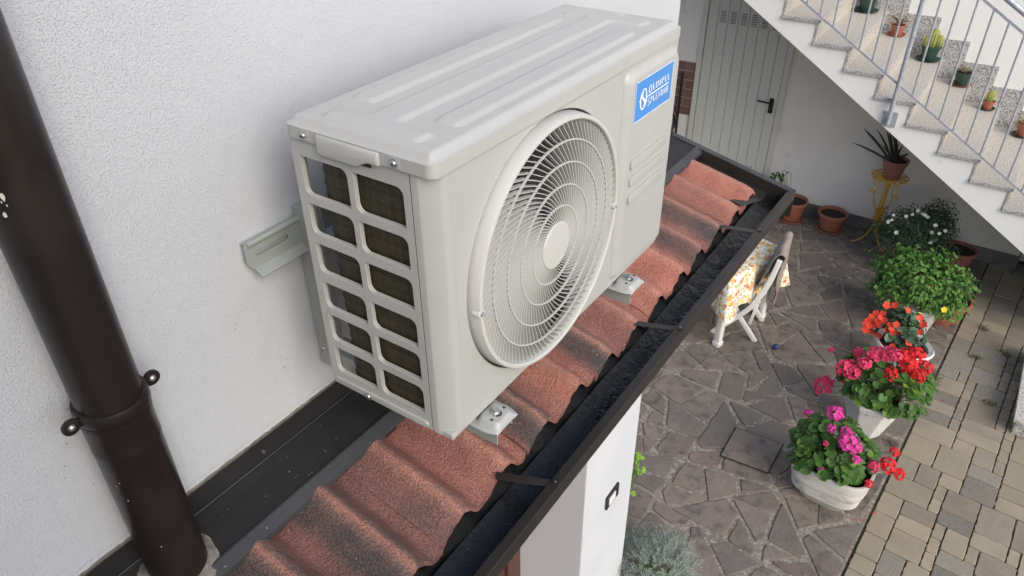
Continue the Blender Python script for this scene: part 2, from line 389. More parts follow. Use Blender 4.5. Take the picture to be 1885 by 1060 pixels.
# tiles: two waves each, edge wave colours follow the weathering (0 red .. 1 sooty grey)
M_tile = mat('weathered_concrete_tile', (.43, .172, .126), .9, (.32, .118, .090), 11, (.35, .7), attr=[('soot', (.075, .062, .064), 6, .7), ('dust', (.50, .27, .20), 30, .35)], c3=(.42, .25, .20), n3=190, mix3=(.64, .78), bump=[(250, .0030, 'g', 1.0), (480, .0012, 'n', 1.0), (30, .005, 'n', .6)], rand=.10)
PITCH = .1557
crest = [1.795 - PITCH * k for k in range(21)]
soot = [.0, .25, .95, .85, .05, .10, .45, 1.0, .10, 1.15, .35, .62, 1.05, .95, .9, .8, .8, .6, .7, .6, .7]
def tile_prof(y):
    # y relative to first crest
    # barrel: long near flank, flat pan, short steep far flank
    p = (-y / PITCH) % 1.0; A = .040
    if p < .56: q = p / .56; h = -A * (.5 - .5 * math.cos(math.pi * q)) ** 1.25
    elif p < .68: h = -A - .0008 * math.sin(math.pi * (p - .56) / .12)
    else: q = (p - .68) / .32; h = -A * (.5 + .5 * math.cos(math.pi * q ** .85))
    return h - .0035
for k in range(0, 18, 2):
    ya, yb = crest[k] + PITCH * .5, crest[k + 1] - PITCH * .5
    if k == 0: ya = crest[0] + PITCH * .40
    xe = .368 + .004 * math.sin(k * 2.3); nu, nv = 64, 18; top = []; sv = []
    dz = .002 * math.sin(k * 1.7)
    vs = []; so = []
    for layer in (0, 1):
        for j in range(nv + 1):
            for i in range(nu + 1):
                y = lerp(ya - .0012, yb + .0012, i / nu); x = lerp(.114, xe, j / nv)
                tp = tile_prof(y - crest[0]); ph = (crest[0] - y) / PITCH; c0 = int(math.floor(ph)); fr = ph - c0
                x += .0035 * noise.noise(Vector((y * 55, k, 3))) * (j / nv) ** 4
                z = rz(x) + tp + dz + .0022 * noise.noise(Vector((x * 22, y * 22, k))) + .0012 * noise.noise(Vector((x * 90, y * 90, k)))
                if j >= nv - 1: z -= .003 * (j - nv + 2)
                if layer: z -= .013
                vs.append((x, y, z))
                s0, s1 = soot[max(0, min(20, c0))], soot[max(0, min(20, c0 + 1))]
                near = lerp(s0, s1, sstep(.3, .7, fr)) if c0 >= 0 else s0
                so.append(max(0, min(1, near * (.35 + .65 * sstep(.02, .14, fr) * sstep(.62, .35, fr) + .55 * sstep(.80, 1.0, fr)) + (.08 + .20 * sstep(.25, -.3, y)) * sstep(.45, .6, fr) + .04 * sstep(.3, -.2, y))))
    n1 = (nu + 1) * (nv + 1); fs = []
    for j in range(nv):
        for i in range(nu):
            a = j * (nu + 1) + i; fs.append((a, a + 1, a + nu + 2, a + nu + 1)); b = a + n1; fs.append((b + nu + 1, b + nu + 2, b + 1, b))
    for i in range(nu):
        a = nv * (nu + 1) + i; fs.append((a, a + 1, a + 1 + n1, a + n1)); fs.append((i + 1, i, i + n1, i + 1 + n1))
    for j in range(nv):
        a = j * (nu + 1); fs.append((a, a + nu + 1, a + nu + 1 + n1, a + n1)); a += nu; fs.append((a + nu + 1, a, a + n1, a + nu + 1 + n1))
    m = MB(); m.add(vs, fs); yc = (ya + yb) / 2
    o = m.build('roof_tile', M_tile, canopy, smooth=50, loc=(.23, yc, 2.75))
    at = o.data.attributes.new('soot', 'FLOAT', 'POINT'); a2 = o.data.attributes.new('dust', 'FLOAT', 'POINT')
    for q, val in enumerate(so):
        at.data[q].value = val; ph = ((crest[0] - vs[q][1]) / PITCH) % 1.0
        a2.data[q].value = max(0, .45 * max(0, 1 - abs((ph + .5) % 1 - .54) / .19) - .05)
# bituminous underlay: wavy black sheet hanging into the gutter below the tile ends
M_bitumen = mat('wet_black_bitumen', (.006, .006, .006), .7, (.009, .009, .009), 20, spec=.15, bump=[(40, .006), (150, .004)], c3=(.05, .05, .05), n3=170, mix3=(.74, .82))
m = MB(); n = 300; prof = 6
def und(u, v):
    y = lerp(Y0, 1.83, u); t = v
    x = lerp(.30, .392, t) + .004 * noise.noise(Vector((y * 30, 1, 0))); z = rz(x) + tile_prof(y - crest[0]) * (1 - .5 * t) - .016 - .05 * t * t
    return (x, y, z)
m.grid(und, n, prof).build('underlay', M_bitumen, canopy, 60)
# far verge: pan, upstand and capped rim along the slope
def verge(name, y0, y1, o0, o1, xa, xb, M, bevel=0):
    vs = []
    for x in (xa, xb):
        for y, o in ((y0, o0), (y1, o0), (y1, o1), (y0, o1)): vs.append((x, y, rz(x, o)))
    return MB().add(vs, [(0, 1, 2, 3), (7, 6, 5, 4), (0, 4, 5, 1), (1, 5, 6, 2), (2, 6, 7, 3), (3, 7, 4, 0)]).build(name, M, canopy, bevel=bevel)
verge('verge_pan', 1.80, 1.884, -.045, -.042, .13, .40, M_brown)
verge('verge_upstand', 1.885, 1.889, -.12, -.002, -.004, .474, M_brown)
verge('verge_cap', 1.883, 1.912, -.0015, .004, -.006, .492, M_lip, .001)
verge('verge_face', 1.908, 1.9115, -.10, -.0018, -.005, .41, M_brown)
MB().box(.0, .40, -1.248, 1.88, 2.55, 2.655).build('roof_deck', M_redwood, canopy)

gut = thing('gutter', 'dark brown box gutter full of wet black sludge along the canopy', 'gutter', (.42, .5, 2.6))
GX, GZ = .488, 2.712
prof = [(.40, 2.66), (.40, 2.61), (.412, 2.602), (.436, 2.604), (.455, 2.620), (.473, 2.655), (.4835, 2.675), (.4835, 2.70), (.466, 2.7065), (.466, 2.7125), (GX, 2.7125), (.4895, 2.711), (.4895, 2.673), (.480, 2.652), (.461, 2.616), (.439, 2.597), (.410, 2.596), (.396, 2.608), (.396, 2.66)]
MB().loft([[(x, y, z) for x, z in prof] for y in (Y0, 1.909)]).build('trough', M_brown, gut, bevel=.0012, seg=2)
MB().box(.396, .4895, 1.9092, 1.9125, 2.60, 2.711).build('end_cap', M_brown, gut)
# sludge
def sl(u, v):
    y = lerp(Y0, 1.905, u); x = lerp(.385, .474, v)
    h = .008 * noise.noise(Vector((x * 9, y * 5, 2))) + .0025 * noise.noise(Vector((x * 40, y * 32, 5))) + .0022 * noise.noise(Vector((x * 130, y * 130, 7)))
    wet = sstep(-.15, .25, noise.noise(Vector((x * 6, y * 2.4, 11)))); lump = .009 * max(0, noise.noise(Vector((x * 26, y * 22, 17)))) * (1 - wet) * (.15 + sstep(1.0, 1.5, y))
    return (x, y, 2.645 + .030 * (1 - v) ** 2 + h * (.25 + .75 * (1 - wet)) + lump + .012 * sstep(.9, 1.7, y))
M_sludge = mat('wet_sludge', (.006, .006, .006), .24, (.010, .0095, .009), 26, bump=[(60, .0012), (180, .0012)], c3=(.13, .125, .115), n3=300, mix3=(.68, .74), rvar=.16, spec=.3)
tag(MB().grid(sl, 900, 32).build('sludge', M_sludge, gut, 70), kind='stuff')
for y in (-.42, .252, .905, 1.545):
    m = MB()
    for a, b in (((.366, y - .058, 2.722), (.468, y + .002, 2.706)),): m.bar(a, b, .020, .0025)
    m.bar((.468, y + .002, 2.7125), (.487, y + .005, 2.7155), .020, .0025)
    br = m.build('gutter_bracket', M_brown, gut, bevel=.0008)
    MB().lathe([(0, .0022), (.002, .0018), (.003, 0)], (.477, y + .004, 2.715), 12).build('rivet', M_rivet, br, 40)
q = random.Random(77); m = MB()                       # leaf bits and twigs caught in the sludge
for k in range(70):
    y = q.uniform(-.5, 1.85); x = q.uniform(.40, .465); z = sl((y - Y0) / (1.905 - Y0), (x - .385) / .089)[2] + .0015; a = q.uniform(0, 6.3); l = q.uniform(.003, .009) if k % 5 else q.uniform(.012, .03); d = Vector((math.cos(a), math.sin(a), q.uniform(-.1, .2))) * l; w = Vector((-d.y, d.x, 0)) * (.35 if k % 5 else .05); c0 = Vector((x, y, z))
    m.add([c0 - d, c0 + w, c0 + d, c0 - w], [(0, 1, 2, 3)])
tag(m.build('debris', mat('leaf_litter', (.07, .055, .035), .8, (.03, .025, .02), 60), gut), kind='stuff')
MB().bar((.345, 1.70, 2.708), (.375, 1.79, 2.70), .055, .002).build('clip', M_lip, gut)

# downpipe
M_pipe = mat('brown_downpipe_paint', (.017, .0125, .0112), .36, (.014, .0105, .0095), 3, spec=.35, c3=(.020, .0155, .014), n3=12, bump=[(6, .0006)], rvar=.05)
M_chip = mat('bird_dropping_fleck', (.55, .54, .50), .8)
pipe = thing('downpipe', 'thick dark brown metal rainwater downpipe on the stucco wall', 'downpipe', (.062, -.345, 2.8))
ax, ay = .062, -.345
MB().lathe([(.047, 3.10), (.047, 7.5)], (ax, ay, 0), 48).build('upper_pipe', M_pipe, pipe, 40)
lp = MB().lathe([(.0492, 2.785), (.0492, 3.115), (.0500, 3.120), (.0500, 3.127), (.0492, 3.132), (.0500, 3.170), (.0512, 3.175), (.0512, 3.183), (.0474, 3.185)], (ax, ay, 0), 48).build('lower_pipe', M_pipe, pipe, 40)
cl = MB().lathe([(.0476, 3.186), (.0522, 3.1865), (.0532, 3.190), (.0535, 3.198), (.0530, 3.206), (.0518, 3.2095), (.0476, 3.210)], (ax, ay, 0), 48).build('clamp', M_pipe, pipe, 40)
M_screw = mat('zinc_screw', (.62, .63, .65), .32, metal=.9, bump=[(300, .0006)])
for s in (-1, 1):
    ey = ay + s * .0640
    e = MB().plate([rrect(-.0130, .0130, -.0125, .0125, .0124, 6)], 1, lambda a, b, d: (ax + .002 + .005 * d, ey + a, 3.198 + b)).build('ear', M_pipe, cl, 40, bevel=.001)
    m = MB().lathe([(.0, .0042), (.0032, .0038), (.0050, .002), (.0055, 0)], (ax + .007, ey, 3.198), 18, 'x'); m.build('screw', M_screw, cl, 40)
# mortar collar where the pipe meets the flashing
def collar(u, v):
    t = u * 2 * math.pi; r = lerp(.0485, .066 + .007 * noise.noise(Vector((math.cos(t) * 2, math.sin(t) * 2, 4))), v); x, y = ax + r * math.cos(t), ay + r * math.sin(t)
    return (x, y, max(rz(x, .0008), rz(x) + .016 * (1 - v) ** 1.4 + .004 * noise.noise(Vector((x * 80, y * 80, 0)))) )
MB().grid(collar, 72, 7).build('mortar_collar', M_sealant, pipe, 60)
for k, (u, v) in enumerate([(5, 362), (13, 378), (9, 395), (3, 372), (220, 890), (236, 921), (297, 1006), (215, 895), (120, 810)]):
    q = on_x(u, v, ax + .03); dv = Vector((q.x - ax, q.y - ay, 0))
    d = (CAM - q); d.z = 0; 
    # walk the view ray to the pipe surface
    r_ = ray(u, v).normalized(); o_ = CAM - Vector((ax, ay, 0)); A = r_.x ** 2 + r_.y ** 2; B = o_.x * r_.x + o_.y * r_.y; Cc = o_.x ** 2 + o_.y ** 2 - .0495 ** 2; D_ = B * B - A * Cc
    if D_ > 0:
        p = CAM + r_ * ((-B - math.sqrt(D_)) / A); nrm = Vector((p.x - ax, p.y - ay, 0)).normalized(); s = (.0045 if k == 0 else .0032 if k == 2 else .0013)
        tv = nrm.cross(Vector((0, 0, 1)))
        pts = [p + nrm * .0003 + (tv * math.cos(t) * s * rnd(.5, 1) + Vector((0, 0, 1)) * math.sin(t) * s * rnd(.8, 1.6)) for t in [k2 * math.pi / 4 for k2 in range(8)]]
        MB().add([tuple(x) for x in pts], [tuple(range(8))]).build('paint_chip', M_chip, pipe)

q = random.Random(91); m = MB()                        # cement flecks splashed on the stucco near the pipe
for k in range(34):
    u, v = (q.uniform(90, 240), q.uniform(560, 900)) if k < 24 else (q.uniform(420, 600), q.uniform(560, 690)); p = on_x(u, v, .0016); s = q.uniform(.0006, .0017); a = q.uniform(0, 6)
    m.add([(.0016, p.y + s * math.cos(a + t) * q.uniform(.5, 1.2), p.z + s * math.sin(a + t) * q.uniform(.6, 1.5)) for t in (0, 1.3, 2.5, 3.8, 5.1)], [(0, 1, 2, 3, 4)])
tag(m.build('cement_flecks', M_sealant, house), kind='stuff')
# light switch plate beside the entrance
sw = thing('wall_switch', 'black framed wall switch plate with white rocker on the white entrance wall', 'switch', (.002, 1.65, .99))
M_blackp = mat('black_plastic', (.012, .012, .013), .35); M_whitep = mat('white_plastic', (.75, .75, .74), .4)
MB().plate([rrect(1.585, 1.715, .945, 1.035, .008, 4)], 1, lambda a, b, d: (.0005 + .010 * d, a, b)).build('plate', M_blackp, sw, bevel=.002)
MB().plate([rrect(1.607, 1.672, .964, 1.016, .003, 3)], 1, lambda a, b, d: (.011 + .004 * d, a, b)).build('rocker', M_whitep, sw, bevel=.001)
# ------------------------------------------------------------------ air conditioner (local a = x from its back, y along the wall, h above its base)
AX, AZ = .14, 3.024
AW, AH, AD = .802, .488, .28
M_ac = mat('warm_grey_powder_coat', (.415, .422, .408), .38, (.400, .407, .394), 3, bump=[(700, .0002), (5, .0008, 'n', .4)], c3=(.385, .388, .37), n3=25, mix3=(.55, .8), rvar=.05)
M_lid = mat('lid_powder_coat', (.425, .430, .418), .36, (.412, .417, .405), 4, bump=[(700, .0002)], c3=(.39, .394, .382), n3=18, mix3=(.55, .8), rvar=.06)
M_grille = mat('grille_plastic', (.50, .504, .482), .42)
M_coil = mat('olive_brown_fins', (.046, .037, .016), .6, (.022, .018, .009), 130, (.35, .65), stretch=(1, 1, .12), c3=(.10, .088, .055), n3=320, mix3=(.70, .78), bump=[(420, .0012)], rvar=.1)
M_zinc = mat('galvanised_screw', (.55, .56, .58), .3, metal=.95)
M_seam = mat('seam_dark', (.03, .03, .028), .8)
M_fan = mat('dark_fan_blade', (.018, .018, .026), .45)
M_shroud = mat('fan_shroud', (.07, .07, .068), .6)
ac = thing('air_conditioner', 'beige outdoor air conditioner unit with round fan grille and blue label', 'air conditioner', (AX + .14, .4, AZ - .03))
def P(a, y, h): return (AX + a, y, AZ + h)
# end panel with twelve openings
rows = [(.394, .458), (.324, .377), (.250, .304), (.177, .228), (.105, .160), (.033, .088)]
loops = [rrect(0, .2368, .0, .4865, (.006, .002, .002, .006), 3)]
for b, t in rows:
    for l, r in ((.018, .1135), (.1275, .2225)): loops.append(rrect(l - .001, r + .001, b - .001, t + .001, (.013, .003, .013, .003), 5))
ep = MB().plate(loops, 1, lambda a, b, d: P(a, .0 + .0045 * d, b)).build('end_panel', M_ac, ac, bevel=.0009, seg=1, bang=60)
# rolled rims round the openings and the base rib
m = MB()
for b, t in rows:
    for l, r in ((.018, .1135), (.1275, .2225)):
        lp_ = rrect(l - .001, r + .001, b - .001, t + .001, (.013, .003, .013, .003), 5); n = len(lp_)
        ca_, cb_ = (l + r) / 2, (b + t) / 2
        ins = lambda s, y: [P(ca_ + (p[0] - ca_) * s, y, cb_ + (p[1] - cb_) * s) for p in lp_]
        m.loft([ins(1.006, .0046), ins(1.0, .008), ins(.993, .008), ins(.996, .0046)], caps=False, closed=True)
m.build('opening_rim', M_ac, ep, 40)
MB().plate([rrect(.006, .230, .003, .0165, .0062, 5)], 1, lambda a, b, d: P(a, -.0035 * d, b)).build('base_rib', M_ac, ep, 50, bevel=.0025, seg=3)
def screw(c, axis, parent, r=.0058, name='screw'):
    s = MB(); prof = [(0, .0042), (r * .5, .0040), (r * .85, .0026), (r * .95, .0010), (r * 1.35, .0008), (r * 1.35, 0)]
    if axis == '-y':
        rings = [[(c[0] + q * math.cos(t), c[1] - h, c[2] + q * math.sin(t)) for t in [2 * math.pi * k / 16 for k in range(16)]] for q, h in prof]; s.loft(rings, False)
    elif axis == 'x': s.lathe(prof, c, 16, 'x')
    else: s.lathe(prof, c, 16)
    o = s.build(name, M_zinc, parent, 40)
    k = MB()
    if axis == '-y':
        k.box(c[0] - r * .5, c[0] + r * .5, c[1] - .0045, c[1] - .0043, c[2] - r * .12, c[2] + r * .12).box(c[0] - r * .12, c[0] + r * .12, c[1] - .0046, c[1] - .0044, c[2] - r * .5, c[2] + r * .5); k.build('cross_slot', M_seam, o)
    return o
screw(P(.090, -.003, .006), '-y', ep)
# front corner column, front panel with fan opening
m = MB(); sec = [(.2390, .0), (.2505, .0), (.2530, .0006), (.2755, .0175), (.2785, .0205), (.28, .0245), (.28, .035), (.276, .035), (.276, .024), (.2505, .005), (.2390, .005)]
m.loft([[P(a, y, h) for a, y in sec] for h in (.006, .4865)]).build('corner_column', M_ac, ac, 25)
m = MB(); bs_ = [(.2385, .001), (.2505, .001), (.2755, .0185), (.279, .0225), (.279, .036), (.2385, .036)]
m.loft([[P(.25 + (a - .25) * s, .03 + (y - .03) * s, h) for a, y in bs_] for h, s in ((.0055, 1), (.001, .99), (-.004, .955))]).build('base_corner', M_ac, ac, 35)
FY, FZ = .297, .243
circ = [(FY + .2475 * math.cos(t), FZ + .2365 * math.sin(t)) for t in [2 * math.pi * k / 120 for k in range(120)]]
circ = [(FY + .2385 * math.cos(t), FZ + .2385 * math.sin(t)) for t in [2 * math.pi * k / 120 for k in range(120)]]
MB().plate([rrect(.0355, AW, 0, .4865, (.004, .008, .006, .004), 3), circ], 1, lambda a, b, d: P(.28 - .004 * d, a, b)).build('front_panel', M_ac, ac, bevel=.0012, seg=2, bang=60)
MB().box(AX + .001, AX + .2765, .0055, AW - .002, AZ - .008, AZ + .004).build('base_pan', M_ac, ac, bevel=.002)
MB().box(AX + .03, AX + .2755, AW - .006, AW - .001, AZ + .0045, AZ + .486).build('far_panel', M_ac, ac)
# raised service panel on the far side of the front
m = MB(); outer = rrect(.560, .7985, .014, .476, (.012, .012, .03, .022), 6)
def rg(s, x): 
    cy_, cz_ = .679, .245; return [P(x, cy_ + (a - cy_) * (1 - 2 * s / .238), cz_ + (b - cz_) * (1 - 2 * s / .462)) for a, b in outer]
m.loft([rg(0, .2802), rg(.002, .2835), rg(.011, .2920), rg(.014, .2928), rg(.02, .293)], caps=False); n = len(outer); nv = len(m.v); m.f.append(tuple(range(nv - n, nv)))
sp = m.build('service_panel', M_ac, ac, 50)
for z0, z1 in ((.281, .2605), (.2435, .2230), (.2030, .1825)):
    MB().plate([rrect(.588, .752, z1 + .012, z0 + .0115, .0055, 4)], 1, lambda a, b, d: P(.293 + .0045 * d, a, b)).build('louvre', M_ac, sp, 50, bevel=.0026, seg=3)
# blue maker's label with emblem and lettering
M_blue = mat('label_blue', (.045, .235, .62), .35); M_print = mat('white_print', (.85, .86, .87), .45)
lab = MB().plate([[(.586, .371), (.757, .371), (.757, .4525), (.586, .4525)]], 1, lambda a, b, d: P(.2931 + .0006 * d, a, b)).build('label', M_blue, sp)
tag(lab, 'blue maker label reading OLIMPIA SPLENDID in white')
bd = MB()
for a0, a1, b0, b1 in ((.586, .757, .371, .3722), (.586, .757, .4513, .4525), (.586, .5872, .3723, .4512), (.7558, .757, .3723, .4512)): bd.plate([[(a0, b0), (a1, b0), (a1, b1), (a0, b1)]], 1, lambda a, b, d: P(.2938 + .0003 * d, a, b))
bd.build('label_border', M_print, lab)
def letter(ch):
    """serif capital in a unit-high box: list of polygons and its advance width"""
    T, t, s, f = .21, .10, .05, .07
    def V(x, w, a=0, b=1): return [(x, a), (x + w, a), (x + w, b), (x, b)]
    def H(x0, x1, y, w=t): return [(x0, y), (x1, y), (x1, y + w), (x0, y + w)]
    def ser(x, w): return [H(x - s, x + w + s, 0, f), H(x - s, x + w + s, 1 - f, f)]
    def ring(cx, cy, rx, ry, T1, T2, a0=0, a1=360, n=28):
        out = []
        for k in range(n):
            p, q = R_(lerp(a0, a1, k / n)), R_(lerp(a0, a1, (k + 1) / n))
            out.append([(cx + rx * math.cos(p), cy + ry * math.sin(p)), (cx + rx * math.cos(q), cy + ry * math.sin(q)), (cx + (rx - T1) * math.cos(q), cy + (ry - T2) * math.sin(q)), (cx + (rx - T1) * math.cos(p), cy + (ry - T2) * math.sin(p))])
        return out
    if ch == 'O': return ring(.46, .5, .42, .51, .17, .07), .92
    if ch == 'L': return [V(.14, T)] + ser(.14, T) + [H(.14, .70, 0), V(.62, .08, 0, .27)], .74
    if ch == 'I': return [V(.14, T)] + ser(.14, T), .45
    if ch == 'M': return [V(.10, t), V(.88, T), [(.10, 1), (.28, 1), (.62, .04), (.52, .04)], [(.88, 1), (.98, 1), (.60, .04), (.52, .04)]] + [H(.02, .26, 0, f), H(.80, 1.13, 0, f), H(.02, .26, 1 - f, f), H(.86, 1.13, 1 - f, f)], 1.15
    if ch == 'P': return [V(.14, T)] + ser(.14, T) + ring(.34, .74, .34, .26, .15, .07, -90, 90, 12) + [H(.14, .36, .93), H(.14, .36, .48)], .74
    if ch == 'A': return [[(.08, 0), (.16, 0), (.48, .98), (.42, .98)], [(.68, 0), (.88, 0), (.52, 1), (.40, 1)], H(.22, .70, .32, .07), H(-.02, .26, 0, f), H(.60, .98, 0, f)], .95
    if ch == 'S': return ring(.33, .74, .27, .27, .12, .08, 40, 270, 14) + ring(.33, .27, .28, .28, .13, .08, -140, 90, 14), .66
    if ch == 'E': return [V(.14, T)] + ser(.14, T) + [H(.14, .66, 0), H(.14, .62, 1 - t), H(.14, .52, .47), V(.59, .07, 0, .24), V(.55, .07, .78, 1), V(.47, .06, .37, .65)], .72
    if ch == 'N': return [V(.12, t), V(.80, t), [(.12, 1), (.30, 1), (.875, 0), (.80, 0)], H(.02, .30, 0, f), H(.02, .2, 1 - f, f), H(.70, .98, 1 - f, f)], .98
    if ch == 'D': return [V(.14, T)] + ser(.14, T) + ring(.36, .5, .50, .5, .17, .07, -90, 90, 16) + [H(.14, .37, 0), H(.14, .37, .93)], .93
    return [], .4
def words(txt, y0, z0, hgt, width, first=1.22):
    w = sum(letter(c)[1] * (first if i == 0 else 1) + .13 for i, c in enumerate(txt)); k = width / w; m = MB(); x = 0
    for i, c in enumerate(txt):
        polys, adv = letter(c); sc_ = first if i == 0 else 1
        for pg in polys: m.add([P(.29385, y0 + (x + px * sc_) * k, z0 + hgt * (py * sc_ - (.1 if i == 0 else 0))) for px, py in pg], [tuple(range(len(pg)))])
        x += adv * sc_ + .13
    return m
words('OLIMPIA', .644, .4160, .0150, .099, 1.1).build('lettering', M_print, lab)
words('SPLENDID', .644, .3905, .0150, .099, 1.1).build('lettering', M_print, lab)
MB().add([P(.29385, .645, .4095), P(.29385, .740, .4095), P(.29385, .740, .4120), P(.29385, .645, .4120)], [(0, 1, 2, 3)]).build('lettering_rule', M_print, lab)
m = MB(); ec = (.6235, .4105)
for k in range(40):
    p, q = 2 * math.pi * k / 40, 2 * math.pi * (k + 1) / 40
    def rr_(t, s): return P(.29385, ec[0] + math.cos(t) * (.0155 - s * (.0035 + .0015 * math.cos(t) ** 2)), ec[1] + math.sin(t) * (.0215 - s * .0025))
    m.add([rr_(p, 0), rr_(q, 0), rr_(q, 1), rr_(p, 1)], [(0, 1, 2, 3)])
for k in range(24):
    def sc2(t): 
        a = lerp(-1, 1, t); return (ec[0] - .0075 * math.sin(a * math.pi * .95), ec[1] + .0165 * a, .0012 + .0030 * (1 - a * a))
    a, b = sc2(k / 24), sc2((k + 1) / 24)
    m.add([P(.2939, a[0] - a[2], a[1]), P(.2939, a[0] + a[2], a[1]), P(.2939, b[0] + b[2], b[1]), P(.2939, b[0] - b[2], b[1])], [(0, 1, 2, 3)])
for s in (-1, 1):
    m.add([P(.29385, ec[0] + s * .0150, ec[1] - .003), P(.29385, ec[0] + s * .0195, ec[1]), P(.29385, ec[0] + s * .0150, ec[1] + .003)], [(0, 1, 2)])
m.build('emblem', M_print, lab)
# fan guard: outer bezel, concentric rings, curved deep fins, hub
fc = P(.28, FY, FZ)
bez = MB().lathe([(.2345, -.006), (.2342, .004), (.2325, .0185), (.2312, .0205), (.2260, .0212), (.2238, .0195), (.2228, .016), (.2225, -.012), (.2245, -.012)], fc, 128, 'x').build('fan_bezel', M_grille, ac, 35)
MB().lathe([(.2385, -.0038), (.2347, -.0055), (.2246, -.0055)], fc, 96, 'x').build('bezel_gap', M_seam, bez)
RAD = [.044, .0735, .1115, .1510, .1895, .2232]
FB = lambda r: .0185 - .006 * (r / .2185) ** 2 * 0 - .003 * max(0, (r - .15) / .07)       # slightly domed front
for r in RAD[1:5]:
    MB().lathe([(r - .0011, FB(r)), (r + .0011, FB(r)), (r + .0011, FB(r) - .004), (r - .0011, FB(r) - .004)], fc, 120, 'x').loft([]if False else [[P(.28, 0, 0)] * 3] * 2, caps=False).build('guard_ring', M_grille, ac, 35) if False else MB().lathe([(r - .0011, FB(r)), (r + .0011, FB(r)), (r + .0011, FB(r) - .004), (r - .0011, FB(r) - .004), (r - .0011, FB(r))], fc, 120, 'x').build('guard_ring', M_grille, ac, 35)
NB = [66, 72, 80, 88, 96]
SPIN = [0, .20, .33, .45, .565, .66]      # sweep angle at each radius
SPIN = [0, .31, .62, .88, 1.085, 1.241]
for zi in range(5):
    m = MB(); r0, r1 = RAD[zi] - .001, RAD[zi + 1]
    if zi == 4: r1 = .2232
    for k in range(NB[zi]):
        a0 = 2 * math.pi * k / NB[zi]; pts = []
        for j in range(5):
            t = j / 4; r = lerp(r0, r1, t); th = a0 + lerp(SPIN[zi], SPIN[zi + 1], t) + .015 * math.sin(math.pi * t)
            pts.append((r, th))
        vs = []; 
        for r, th in pts:
            w = .00072; dth = w / r; f = FB(r) - .0006
            tw = 0                       # fin leans with depth
            for dd, x in ((-dth, f), (dth, f), (dth + tw, f - .0095), (-dth + tw, f - .0095)):
                vs.append(P(.28 + x, FY + r * math.cos(th + dd), FZ + r * math.sin(th + dd)))
        fs = []
        for j in range(4):
            for q in range(4): fs.append((j * 4 + q, j * 4 + (q + 1) % 4, (j + 1) * 4 + (q + 1) % 4, (j + 1) * 4 + q))
        m.add(vs, fs)
    tag(m.build('grille_fins', M_grille, ac, 40), kind='stuff')
MB().lathe([(.0445, .004), (.0445, .0185), (.043, .0200), (.030, .0204), (.0001, .0205)], fc, 48, 'x').build('hub_disc', M_grille, ac, 30)
for th in (R_(183), R_(-5)):                       # fixing notches with screws on the bezel
    c = (FY + .2275 * math.cos(th), FZ + .2275 * math.sin(th))
    e = MB().lathe([(.0001, .0205), (.0075, .0205), (.0082, .0195), (.0082, .006)], P(.28, *c), 20, 'x').build('fixing_boss', M_grille, bez, 40)
    screw(P(.28 + .0205, *c), 'x', e, .003)
# shroud, fan and coil behind the guard
MB().lathe([(.2335, -.006), (.2260, -.02), (.2225, -.05), (.2225, -.09), (.240, -.115)], fc, 96, 'x').build('shroud', M_shroud, ac, 40)
fan = MB().lathe([(.0001, -.022), (.045, -.024), (.055, -.034), (.055, -.095)], fc, 40, 'x').build('fan_hub', M_fan, ac, 40)
for k in range(3):
    m = MB(); n1_, n2_ = 14, 8; b0 = 2 * math.pi * k / 3 + .75
    def bl(u, v):
        r = lerp(.05, .214, v); w = lerp(.75, .62, v); th = b0 + w * (u - .5) * 1.55 + .42 * v
        x = -.058 - .050 * (u - .5) * 1.0 + .008 * math.sin(math.pi * u)
        return P(.28 + x, FY + r * math.cos(th), FZ + r * math.sin(th))
    m.grid(bl, n1_, n2_).build('fan_blade', M_fan, fan, 60)
# L shaped coil: end leg, rounded bend, back leg
def coil_ring(off):
    pts = [(.236, .012 + off)]; rb = .030
    for k in range(11):
        t = R_(-90 - 90 * k / 10); pts.append((.063 + (rb - off) * math.cos(t), .012 + rb + (rb - off) * math.sin(t)))
    pts.append((.033 + off, .76)); return pts
A_, B_ = coil_ring(0), coil_ring(.022)
sec = A_ + B_[::-1]
MB().loft([[P(a, y, h) for a, y in sec] for h in [.012 + .468 * k / 6 for k in range(7)]]).build('condenser_coil', M_coil, ac, 40)
for h in [.03 + .0213 * k for k in range(21)]:
    MB().tube([P(a, y, h) for a, y in [(.236, .0108)] + coil_ring(-.0012)[1:12]], .0006, 5).build('coil_wire', M_coil, ac, 60)
# rear corner post and guard wires
M_rear = mat('rear_panel_grey', (.16, .16, .155), .5)
MB().box(AX + .0005, AX + .016, .006, .012, AZ + .005, AZ + .486).box(AX + .0005, AX + .005, .0125, .022, AZ + .005, AZ + .486).build('rear_post', M_rear, ac)
m = MB()
for k in range(7): m.tube([P(.006, .05, .05 + k * .065), P(.006, .76, .05 + k * .065)], .0014, 6)
for y in (.10, .25, .4, .55, .7): m.tube([P(.004, y, .01), P(.004, y, .48)], .0014, 6)
m.build('rear_guard', M_rear, ac, 60)
MB().box(AX + .0005, AX + .012, .757, AW - .007, AZ + .005, AZ + .486).build('rear_panel', M_ac, ac)
MB().box(AX + .0012, AX + .279, .0012, AW - .001, AZ + .4866, AZ + .4888).build('lid_gap', M_seam, ac)
MB().box(AX + .2368, AX + .2392, .0009, .0042, AZ + .006, AZ + .486).build('corner_gap', M_seam, ac)
